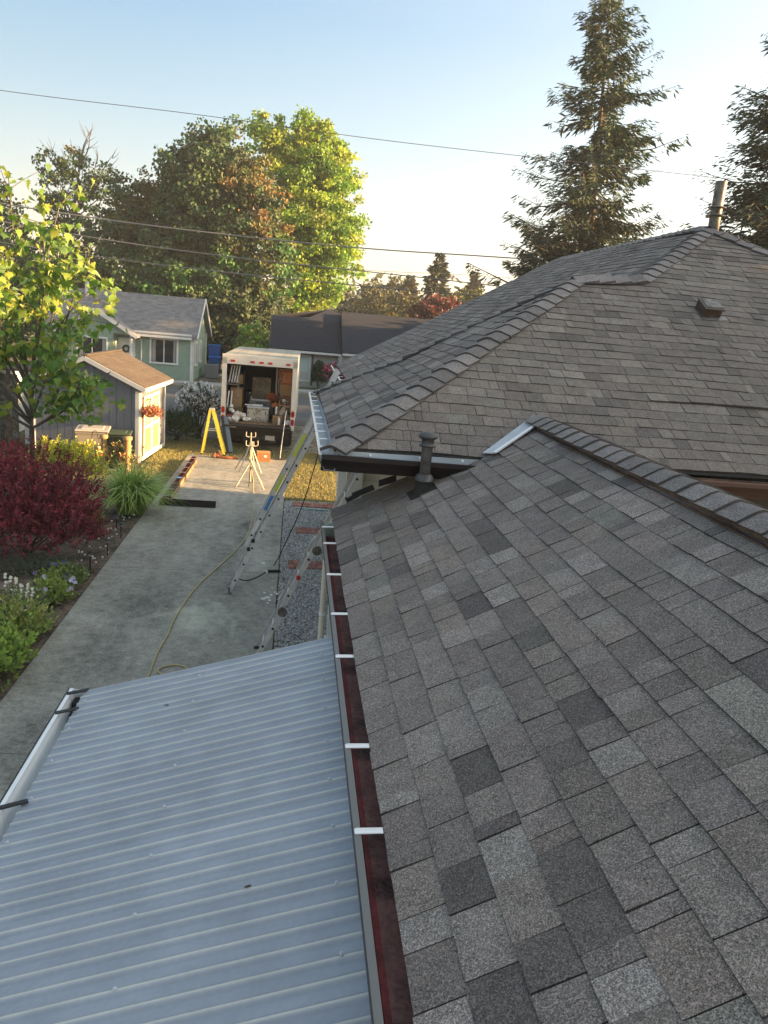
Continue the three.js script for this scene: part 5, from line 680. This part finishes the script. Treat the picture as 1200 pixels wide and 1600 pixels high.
// ---------------------------------------------------------------- trees
function limb(p, q, r0, r1, bend = .3, seg = 5) {
  const m = p.clone().lerp(q, .5).add(V(rr(-bend, bend), rr(-bend, bend) * .5, rr(-bend, bend))), g = [], n = 4, c = new THREE.QuadraticBezierCurve3(p, m, q); let a = p;
  for (let i = 1; i <= n; i++) { const b = c.getPoint(i / n); g.push(cyl(a, b.clone().addScaledVector(b.clone().sub(a), .03), r0 + (r1 - r0) * (i - 1) / n, r0 + (r1 - r0) * i / n, seg)); a = b; } return g;
}
function broadleaf(name, label, group, base, blobs, o) {
  const t = thing(name, label, 'tree', base, 0, group), out = newOut(), tot = blobs.reduce((s, b) => s + b[3] * b[4] * b[5], 0), cl = [];
  for (let i = 0; i < o.clumps; i++) {
    let r = rnd() * tot, B = blobs[0]; for (const b of blobs) { if ((r -= b[3] * b[4] * b[5]) < 0) { B = b; break; } }
    const d = rdir(), k = Math.pow(rnd(), .42), c = V(B[0] + d.x * B[3] * k, B[1] + d.y * B[4] * k, B[2] + d.z * B[5] * k), base_ = (B[6] || o.cols)[(rnd() * (B[6] || o.cols).length) | 0], w = rr(.7, 1.3), R = o.cr * rr(.6, 1.25); cl.push(c);
    for (let j = 0; j < o.per; j++) {
      const e = rdir().multiplyScalar(R * Math.pow(rnd(), .5)), p = c.clone().add(V(e.x, e.y * .62, e.z)), n = rdir(), dd = rdir().multiplyScalar(.8).add(V(0, -.5, 0)).normalize(), s = new THREE.Vector3().crossVectors(dd, n).normalize(), b = w * rr(.75, 1.25);
      leafQuad(out, p, dd, s.multiplyScalar(1.5), o.leaf * rr(.6, 1.25), base_.map(x => x * b));
    }
  }
  mesh('crown', geoOf(out), leafMat([1, 1, 1], o.trans ?? .42), t);
  const g = [], top = V(blobs[0][0], blobs[0][1] + blobs[0][4] * .5, blobs[0][2]), tr = o.trunk, pts = [];
  g.push(...limb(V(0, -.1, 0), top, tr, tr * .25, .4, 9)); const nl = o.limbs || 16;
  for (let i = 0; i < nl; i++) { const c = cl[(rnd() * cl.length) | 0], f = Math.min(.95, Math.max(.18, c.y / top.y * .75)), s = V(0, -.1, 0).lerp(top, f); g.push(...limb(s, c, tr * (.5 - .3 * f), .02, .8)); }
  if (o.bare) for (let i = 0; i < o.bare; i++) { const b = blobs[i % blobs.length], e = V(b[0] + rr(-1, 1) * b[3] * .6, b[1] + b[4] * rr(.9, 1.25), b[2] + rr(-1, 1) * b[5] * .5), s = V(b[0] * .6 + top.x * .4, b[1] - b[4] * .4, b[2]); g.push(...limb(s, e, .07, .015, .6)); for (let k = 0; k < 4; k++) { const q = s.clone().lerp(e, rr(.3, .9)); g.push(...limb(q, q.clone().add(V(rr(-1, 1), rr(.3, 1.2), rr(-1, 1))), .025, .008, .2, 4)); } }
  mesh('trunk', g, o.bark || M.barkGrey, t); return t;
}
function conifer(name, label, group, base, o) {
  const t = thing(name, label, 'tree', base, 0, group), out = newOut(), H = o.h, wood = [];
  const tx = y => o.lean ? o.lean * y / H : 0;
  for (let i = 0; i < o.n; i++) {
    const f = Math.pow((i + rnd()) / o.n, o.dist || .85), y = H * (o.from + (1 - o.from) * f), a = rr(0, 6.283), pr = Math.pow(1 - f, o.pow || .75), L = Math.max(.35, o.r * pr * rr(.4, 1.15) * (rnd() < .12 ? 1.25 : 1)), dx = Math.cos(a), dz = Math.sin(a), bs = rr(.6, 1.35), dr = o.droop * rr(.2, 1.6) * (1 - f * .9), k = o.cols[(rnd() * o.cols.length) | 0], w = rr(.65, 1.3);
    const P = u => V(tx(y) + dx * L * u, y + L * (-dr * Math.sin(u * 2.2) + (f > .7 ? .35 * u : .12 * u * u)), dz * L * u);
    const ns = Math.max(4, Math.ceil(L / o.step)); if (L > .8) for (let q = 0; q < 3; q++) wood.push(cyl(P(q / 3), P((q + 1) / 3), .022 * L * (1 - q * .3) / 1.6, .022 * L * (.7 - q * .28) / 1.6, 4));
    for (let j = 1; j <= ns; j++) {
      const u = Math.pow(j / ns, .8), c = P(u), sp = bs * o.spray * (1.15 - .55 * u) * Math.min(1, L / 1.6 + .3);
      if (rnd() < (o.gap ?? .12)) continue;
      for (let q = 0; q < o.tw; q++) {
        const sd = rr(-1.3, 1.3), ca = Math.cos(sd), sa = Math.sin(sd), d = V(dx * ca - dz * sa, rr(-.75, .25) - (o.hang || 0) * rnd(), dz * ca + dx * sa).normalize(), s = new THREE.Vector3().crossVectors(d, rdir()).normalize(), b = w * rr(.7, 1.3);
        leafQuad(out, c.clone().add(V(rr(-.14, .14), rr(-(o.vs || .1), .12), rr(-.14, .14))), d, s.multiplyScalar(o.wid || .55), sp * rr(.5, 1.15), k.map(x => x * b));
      }
    }
  }
  mesh('crown', geoOf(out), leafMat([1, 1, 1], o.trans ?? .25), t);
  mesh('trunk', [cyl(V(0, -.2, 0), V(tx(H * .5), H * .5, 0), H * .013, H * .008, 10), cyl(V(tx(H * .5), H * .5, 0), V(tx(H), H, 0), H * .008, .02, 8), ...wood], M.bark, t); return t;
}
const bl = (px, py, z, rx, ry, rz, base, cols) => { const p = pz(px, py, z).sub(base); return [p.x, p.y, p.z, rx, ry, rz, cols]; };
const DG = [[.026, .088, .022], [.036, .105, .024], [.058, .13, .028], [.02, .068, .02]], OG = [[.19, .125, .024], [.14, .12, .024], [.08, .10, .02], [.24, .14, .028]], YG = [[.20, .36, .022], [.28, .40, .03], [.15, .31, .02], [.34, .42, .035]], MG = [[.05, .17, .03], [.09, .21, .035], [.04, .12, .025]];  // OG: warm low sun put into the leaf colour of sunward crown parts
{ const B = V(-7.6, 0, -60), b = (x, y, dz, rx, ry, rz, c) => bl(x, y, -60 + dz, rx, ry, rz, B, c);
  broadleaf('maple_tree', 'tall dark green maple with orange sun tint coloured into one side behind the green house', null, B, [b(330, 330, 0, 3.6, 5.4, 3.4, DG), b(295, 295, 0, 2.3, 3.6, 2.4, DG), b(345, 235, -.5, 2.0, 2.3, 2, [...DG, OG[1]]), b(385, 290, 1.2, 2.4, 2.6, 2, OG), b(395, 360, 2, 2.6, 3.0, 2, [...OG, ...DG, [.16, .15, .03]]), b(420, 430, 2, 2.0, 3.4, 2, [[.13, .14, .03], [.10, .12, .025], ...MG]), b(280, 400, 1, 3.0, 3.0, 2.6, DG), b(360, 440, 2, 3.0, 2.8, 2.5, MG)], { clumps: 820, per: 72, leaf: .26, cr: .85, cols: DG, trunk: .5, limbs: 34 }); }
{ const B = V(-.6, 0, -66), b = (x, y, dz, rx, ry, rz, c) => bl(x, y, -66 + dz, rx, ry, rz, B, c);
  broadleaf('yellow_green_tree', 'tallest bright yellow green tree, right of the dark maple', null, B, [b(490, 330, 0, 3.2, 6.5, 3), b(485, 215, 0, 1.9, 2.4, 2), b(425, 215, 0, 2.2, 2.0, 2), b(520, 275, 0, 2.0, 3.0, 2), b(440, 270, .6, 2.2, 3.2, 2), b(520, 400, .5, 2.6, 3.6, 2.4), b(480, 440, .5, 2.8, 3.2, 2.4), b(545, 345, 0, 1.2, 2.4, 1.5), b(455, 350, 1, 2.2, 3.5, 2)], { clumps: 900, per: 72, leaf: .25, cr: .8, cols: YG, trunk: .45, limbs: 30, trans: .5 }); }
{ const B = V(-13.0, 0, -62), b = (x, y, dz, rx, ry, rz, c) => bl(x, y, -62 + dz, rx, ry, rz, B, c);
  broadleaf('alder_tree', 'medium tree with warm lit leaves between the sparse tree and the dark maple', null, B, [b(215, 340, 0, 2.2, 3.2, 2, [...DG, OG[1], OG[2]]), b(235, 300, 0, 1.5, 1.6, 1.5, [...OG, [.15, .13, .04]]), b(185, 370, 0, 2.2, 2.0, 2, DG), b(250, 390, 0, 2, 2.6, 2, DG), b(210, 430, 0, 3.2, 1.6, 2, DG)], { clumps: 330, per: 60, leaf: .24, cr: .75, cols: DG, trunk: .28, limbs: 22 }); }
{ const B = V(-20.2, 0, -66), b = (x, y, dz, rx, ry, rz, c) => bl(x, y, -66 + dz, rx, ry, rz, B, c);
  broadleaf('sparse_tree', 'thin airy tree with bare upper twigs at the upper left', null, B, [b(125, 300, 0, 2.6, 3.2, 2), b(130, 240, 0, 1.6, 1.5, 1.3, [...DG, OG[1]]), b(85, 265, 0, 1.5, 1.3, 1.3), b(165, 285, 0, 1.5, 1.8, 1.4), b(80, 320, 0, 1.8, 1.6, 1.5), b(135, 370, 0, 3.2, 1.8, 2)], { clumps: 150, per: 48, leaf: .23, cr: .62, cols: DG, trunk: .22, limbs: 30, bare: 16 }); }
{ const B = V(-31, 0, -68), b = (x, y, dz, rx, ry, rz, c) => bl(x, y, -68 + dz, rx, ry, rz, B, c);
  broadleaf('far_left_tree', 'mostly bare tree at the left edge above the young maple', null, B, [b(-30, 350, 0, 3.6, 3.5, 2.5), b(10, 380, 0, 3, 2.2, 2), b(-20, 290, 0, 2, 1.2, 1)], { clumps: 160, per: 34, leaf: .3, cr: .7, cols: [...DG, OG[2]], trunk: .25, limbs: 18, bare: 14 }); }
for (const [px, py, z, rx, ry, l, c, nm] of [[60, 425, -60, 5, 2.6, 'dark undergrowth thicket behind the young maple at far left', DG, 'thicket'], [180, 440, -58, 5.5, 2.3, 'dark thicket above the ridge of the green house', DG, 'thicket'], [345, 500, -56, 4.2, 2.4, 'deep green thicket right of the green house gable', [[.03, .055, .018], [.045, .08, .02], [.06, .10, .025]], 'thicket'], [270, 455, -57.5, 3.2, 2.2, 'thicket directly behind the right end of the green house roof', MG, 'thicket']]) {
  const p = pz(px, py, z), B = V(p.x, 0, z); broadleaf(nm, l, null, B, [[0, p.y, 0, rx, ry, 1.8], [rx * .4, p.y * .5, .3, rx * .7, ry * .8, 1.5], [-rx * .4, p.y * .5, .2, rx * .7, ry * .8, 1.5]], { clumps: 230, per: 42, leaf: .3, cr: .7, cols: c, trunk: .12, limbs: 12, trans: .3 }); }
{ const p = pz(398, 512, -53), B = V(p.x, 0, -53); broadleaf('yellow_bush', 'bright yellow green bush behind the truck roof', null, B, [[0, 2.2, 0, 1.1, 1.3, .9], [.5, 1.4, .2, 1, 1, .8]], { clumps: 80, per: 40, leaf: .22, cr: .45, cols: YG, trunk: .06, limbs: 8, trans: .5 }); }
// trees beyond the dark roofed house
const CF = [[.030, .045, .022], [.04, .055, .028], [.05, .06, .025]];
for (const [px, top, bot, z, r, l, c] of [[642, 432, 520, -96, 3.2, 'pale green conifer in the gap left of the darkest conifer', [[.08, .09, .04], [.10, .10, .04]]], [688, 398, 520, -88, 3.1, 'dark pointed conifer at the centre of the gap above the far roofs', CF], [742, 426, 510, -104, 3.4, 'conifer right of the dark pointed one, beside the roof slope', [[.05, .065, .025], [.09, .085, .03]]], [715, 455, 510, -110, 3, 'small conifer between the dark pointed one and its right neighbour', [[.05, .06, .025], [.10, .10, .03]]]]) {
  const p = pz(px, top, z); conifer('conifer', l, 'conifers beyond the far roofs', V(p.x, 0, z), { h: p.y, from: .12, r: r * 1.25, n: 230, droop: .3, cols: c, step: .45, spray: .9, tw: 8, pow: .8, dist: .9, wid: .7 }); }
for (const [px, py, z, rx, ry, l, c, nm] of [[585, 480, -92, 4.6, 2.8, 'yellow green tree low in the gap beside the tallest tree', [[.09, .10, .03], [.12, .12, .035], [.07, .085, .03]], 'round_tree'], [612, 470, -104, 4, 3.2, 'olive tree left of the pale conifer in the gap', [[.08, .095, .035], [.06, .08, .03]], 'round_tree'], [683, 492, -72, 2.4, 1.6, 'dark red leaved tree behind the ridge of the dark roof', [[.15, .025, .022], [.10, .02, .018], [.2, .05, .03]], 'red_tree'], [655, 500, -80, 4.5, 1.6, 'yellow tinged hedge of trees just over the dark roof', [[.12, .12, .03], [.07, .085, .03], [.2, .16, .03]], 'round_tree'], [735, 480, -82, 3.5, 1.8, 'yellow green round tree beside the roof slope', [[.12, .13, .03], [.08, .10, .03]], 'round_tree']]) {
  const p = pz(px, py, z), B = V(p.x, 0, z); broadleaf(nm, l, null, B, [[0, p.y, 0, rx, ry, 2], [-rx * .3, p.y * .6, 0, rx * .8, ry, 2]], { clumps: 170, per: 40, leaf: .34, cr: .8, cols: c, trunk: .16, limbs: 12, trans: .4 }); }
{ // far wooded slope, a mass of distant crowns
  const out = newOut(); for (let i = 0; i < 900; i++) { const z = rr(-400, -150), x = rr(-.38, .40) * -z + 10, yb = Math.max(0, (-z - 210) / 190 * 6), H = rr(6, 11) * (rnd() < .3 ? 1.3 : 1), r = rr(1.8, 3.4), c = [.035, .05, .026].map(v => v * rr(.7, 1.5)); for (let j = 0; j < 34; j++) { const u = rnd(), a = rr(0, 6.28), q = r * (1 - u) + .3, p = V(x + Math.cos(a) * q * rr(.4, 1), yb + H * u, z + Math.sin(a) * q); leafQuad(out, p, V(Math.cos(a), -.5, Math.sin(a)).normalize(), rdir(), rr(1.2, 2.4), c.map(v => v * rr(.8, 1.2))); } }
  const o = mesh('far_wood', geoOf(out), leafMat([1, 1, 1], .2)); stuffPart(tag(o, 'distant hazy wood on the horizon', 'wood'));
}
const DF = [[.014, .050, .020], [.02, .06, .022], [.032, .068, .022], [.011, .04, .018]];
{ const z = -45, tp = pz(962, -25, z), bs = pz(935, 430, z); conifer('tall_fir', 'tall ragged fir rising behind the roof slope, left of the flue', null, V(bs.x - .2, 0, z), { h: tp.y, lean: tp.x - bs.x, from: .33, r: 5.3, n: 320, droop: .42, cols: DF, step: .26, spray: .62, tw: 11, pow: .62, dist: .95, gap: .22, hang: .45, wid: .34, trans: .2, vs: .3 });
  const p = pz(845, 400, -46); conifer('low_fir', 'lower dark fir at the left foot of the tall ragged fir', null, V(p.x, 0, -47), { h: 10.4, from: .1, r: 3.6, n: 150, droop: .35, cols: DF, step: .28, spray: .6, tw: 11, pow: .6, hang: .5, wid: .34, vs: .45, trans: .2 }); }
{ const z = -31, p = pz(1252, 300, z); conifer('broad_fir', 'dense dark fir cut by the right edge, behind the flue', null, V(p.x, 0, z), { h: 20.5, from: .1, r: 5.6, n: 760, droop: .16, cols: [[.014, .040, .022], [.02, .05, .026], [.026, .052, .022]], step: .27, spray: .52, tw: 12, pow: .75, dist: .95, gap: .05, hang: .25, vs: .35, wid: .36, trans: .2 }); }
// firs out of view on the right, placed to shade the roof
{ const mk = (l, x, z, h) => conifer('side_fir', l, 'firs along the right boundary', V(x, 0, z), { h, from: .05, r: 3.0, n: 150, droop: .25, cols: DF, step: .5, spray: 1.1, tw: 7, pow: .5, gap: .04, wid: .9 });
  const a = mk('fir in the boundary row, outside the picture on the right', 17.5, -7.6, 14); a.children[0].name = 'crown';
  for (const [x, z, r] of [[17, -4.6, 1.2], [18, -1.0, 2.4], [19.5, -6.0, 3.1]]) { const c = a.clone(); c.name = numbered('side_fir'); c.position.set(x, 0, z); c.rotation.y = r; scene.add(c); } }
{ const mk = (x, z, rx, h) => broadleaf('added_shade_tree', 'unseen tree added behind the main roof to shade truck and street', 'shade trees added out of sight behind the roof', V(x, 0, z), [[0, h * .62, 0, rx, h * .38, rx], [0, h * .35, 0, rx, h * .33, rx]], { clumps: 150, per: 40, leaf: .42, cr: .8, cols: DG, trunk: .16, limbs: 10, trans: .3 });  // trees added out of sight to shade the truck and street
  const a = mk(13.2, -24.4, 2.1, 5.9); for (const [x, z, s] of [[13.6, -28, 1.05], [14, -31.6, 1.08], [16, -39.5, 1.25], [17, -43.5, 1.3], [14.5, -48, 1.25]]) { const c = a.clone(); c.name = numbered('added_shade_tree'); c.position.set(x, 0, z); c.rotation.y = x * z; c.scale.setScalar(s); scene.add(c); } }
// young maple in the foreground bed
{
  const B = V(-4.72, 0, -14.7), t = thing('young_maple', 'young maple with large lit leaves standing at the left edge', 'tree', B);
  const sh = [[0, 0], [.10, .06], [.30, -.02], [.24, .14], [.50, .22], [.34, .34], [.40, .46], [.24, .48], [.20, .62], [.11, .66], [0, 1.0], [-.11, .66], [-.20, .62], [-.24, .48], [-.40, .46], [-.34, .34], [-.50, .22], [-.24, .14], [-.30, -.02], [-.10, .06]];
  const leafGeo = fold => { const s = new THREE.ShapeGeometry(new THREE.Shape(sh.map(p => new THREE.Vector2(p[0], p[1])))), p = s.attributes.position; for (let i = 0; i < p.count; i++) p.setZ(i, Math.abs(p.getX(i)) * fold - .35 * fold * p.getY(i) * p.getY(i)); s.computeVertexNormals(); return fin(s); };
  const LG = [leafGeo(.35), leafGeo(.7), leafGeo(-.3)], mats = [[.17, .33, .035], [.13, .27, .035], [.26, .37, .035], [.09, .20, .033], [.36, .41, .04]].map(c => leafMat(c, .5));
  const trunk = [], tips = []; const bz = (a, b, r0, r1, be = .12) => { trunk.push(...limb(a, b, r0, r1, be, 6)); };
  const fk = V(-.02, 2.05, 0), top = V(-.1, 6.2, .1); trunk.push(...limb(V(0, -.05, 0), fk, .055, .045, .03, 10));
  const mains = [[V(-.25, 6.3, .1)], [V(.35, 5.6, .3)], [V(-.9, 5.4, -.2)], [V(1.1, 4.6, .2)], [V(-1.5, 4.6, .3)], [V(1.45, 3.2, .3)], [V(-.4, 4.8, 1.0)], [V(.2, 4.6, -1.0)], [V(-1.9, 3.6, .1)], [V(.75, 3.9, .9)], [V(-1.2, 3.2, .9)], [V(-1.5, 5.4, .5)], [V(-2.4, 4.9, .2)], [V(.95, 2.9, .5)], [V(1.1, 5.3, .2)], [V(.6, 6.2, 0)], [V(-.9, 4.2, .6)], [V(-2.2, 6.0, .2)], [V(-1.1, 6.5, 0)]];
  for (const [e] of mains) { bz(fk.clone().add(V(0, rr(-.1, .9) * (e.y > 4 ? 1 : .2), 0)), e, .026, .008, .3); for (let k = 0; k < 10; k++) { const s = fk.clone().lerp(e, rr(.45, 1.02)), q = s.clone().add(V(rr(-.6, .6), rr(-.25, .5), rr(-.5, .5))); bz(s, q, .008, .004, .08); tips.push([s, q]); } }
  mesh('trunk', trunk, M.barkGrey, t);
  const dummy = new THREE.Object3D(), merged = [], list = [];
  for (let i = 0; i < 2900; i++) { const [s, q] = tips[(rnd() * tips.length) | 0], p = s.clone().lerp(q, rr(.1, 1.15)).add(V(rr(-.2, .2), rr(-.22, .1), rr(-.2, .2))); if (p.y < 2.2 || p.x > 1.75) continue; list.push([p, rr(.10, .215), rr(-1.1, .7), rr(0, 6.28), rr(-.5, .5), (rnd() * 3) | 0, (rnd() * mats.length) | 0]); }
  list.sort((a, b) => b[0].z - a[0].z);
  const byM = mats.map(() => []);
  list.forEach(([p, s, rx, ry, rz, gi, mi], i) => { dummy.position.copy(p); dummy.rotation.set(Math.PI + rx, ry, rz, 'YXZ'); dummy.scale.setScalar(s); dummy.updateMatrix(); if (i < 295) { const m = new THREE.Mesh(LG[gi], mats[mi]); m.name = 'leaf'; m.position.copy(p); m.quaternion.copy(dummy.quaternion); m.scale.setScalar(s); m.castShadow = m.receiveShadow = true; t.add(m); } else { const g = LG[gi].clone().applyMatrix4(dummy.matrix), c = g.attributes.color, k = mats[mi].color; for (let j = 0; j < c.count; j++) c.setXYZ(j, k.r, k.g, k.b); byM[mi].push(g); } });
  stuffPart(mesh('foliage', byM.flat(), leafMat([1, 1, 1], .5), t));
}
// overhead wires
const wire = (l, pts, r, m = M.black) => { const P = pts.map(([x, y, z]) => pz(x, y, z)); const a = P[0].clone().add(P[0].clone().sub(P[1]).multiplyScalar(1.5)).add(V(0, .4, 0)), b = P[P.length - 1].clone().add(P[P.length - 1].clone().sub(P[P.length - 2]).multiplyScalar(2)).add(V(0, .4, 0)); tag(mesh('overhead_wire', tube([a, ...P, b], r, 160, 5), m), l, 'wire', 'overhead wires'); };
wire('single wire crossing high in the sky above all the trees', [[0, 141, -38], [300, 178, -38], [600, 219, -38], [900, 253, -38], [1200, 286, -38]], .014, S([.05, .05, .055], .6));
wire('topmost of the three wires crossing in front of the big trees', [[130, 338, -46], [350, 366, -46], [570, 388, -46], [720, 398, -46], [875, 407, -46]], .036, S([.2, .2, .2], .6));
wire('middle of the three wires crossing in front of the big trees', [[150, 372, -46], [350, 400, -46], [570, 424, -46], [700, 438, -46], [800, 449, -46]], .03, S([.18, .18, .18], .6));
wire('lowest of the three wires crossing in front of the big trees', [[130, 398, -46], [350, 425, -46], [570, 447, -46], [700, 458, -46], [800, 466, -46]], .032, S([.15, .15, .15], .6));
wire('faint far wire in the pale gap above the far conifers', [[480, 415, -70], [600, 424, -70], [700, 428, -70], [800, 434, -70]], .02, S([.12, .12, .12], .6));
const renderer = new THREE.WebGLRenderer({ antialias: true });
renderer.toneMapping = THREE.LinearToneMapping; renderer.toneMappingExposure = EXPOSURE;
renderer.shadowMap.enabled = true; renderer.shadowMap.type = THREE.PCFSoftShadowMap; renderer.setSize(768, 1024);
renderer.render(scene, camera);
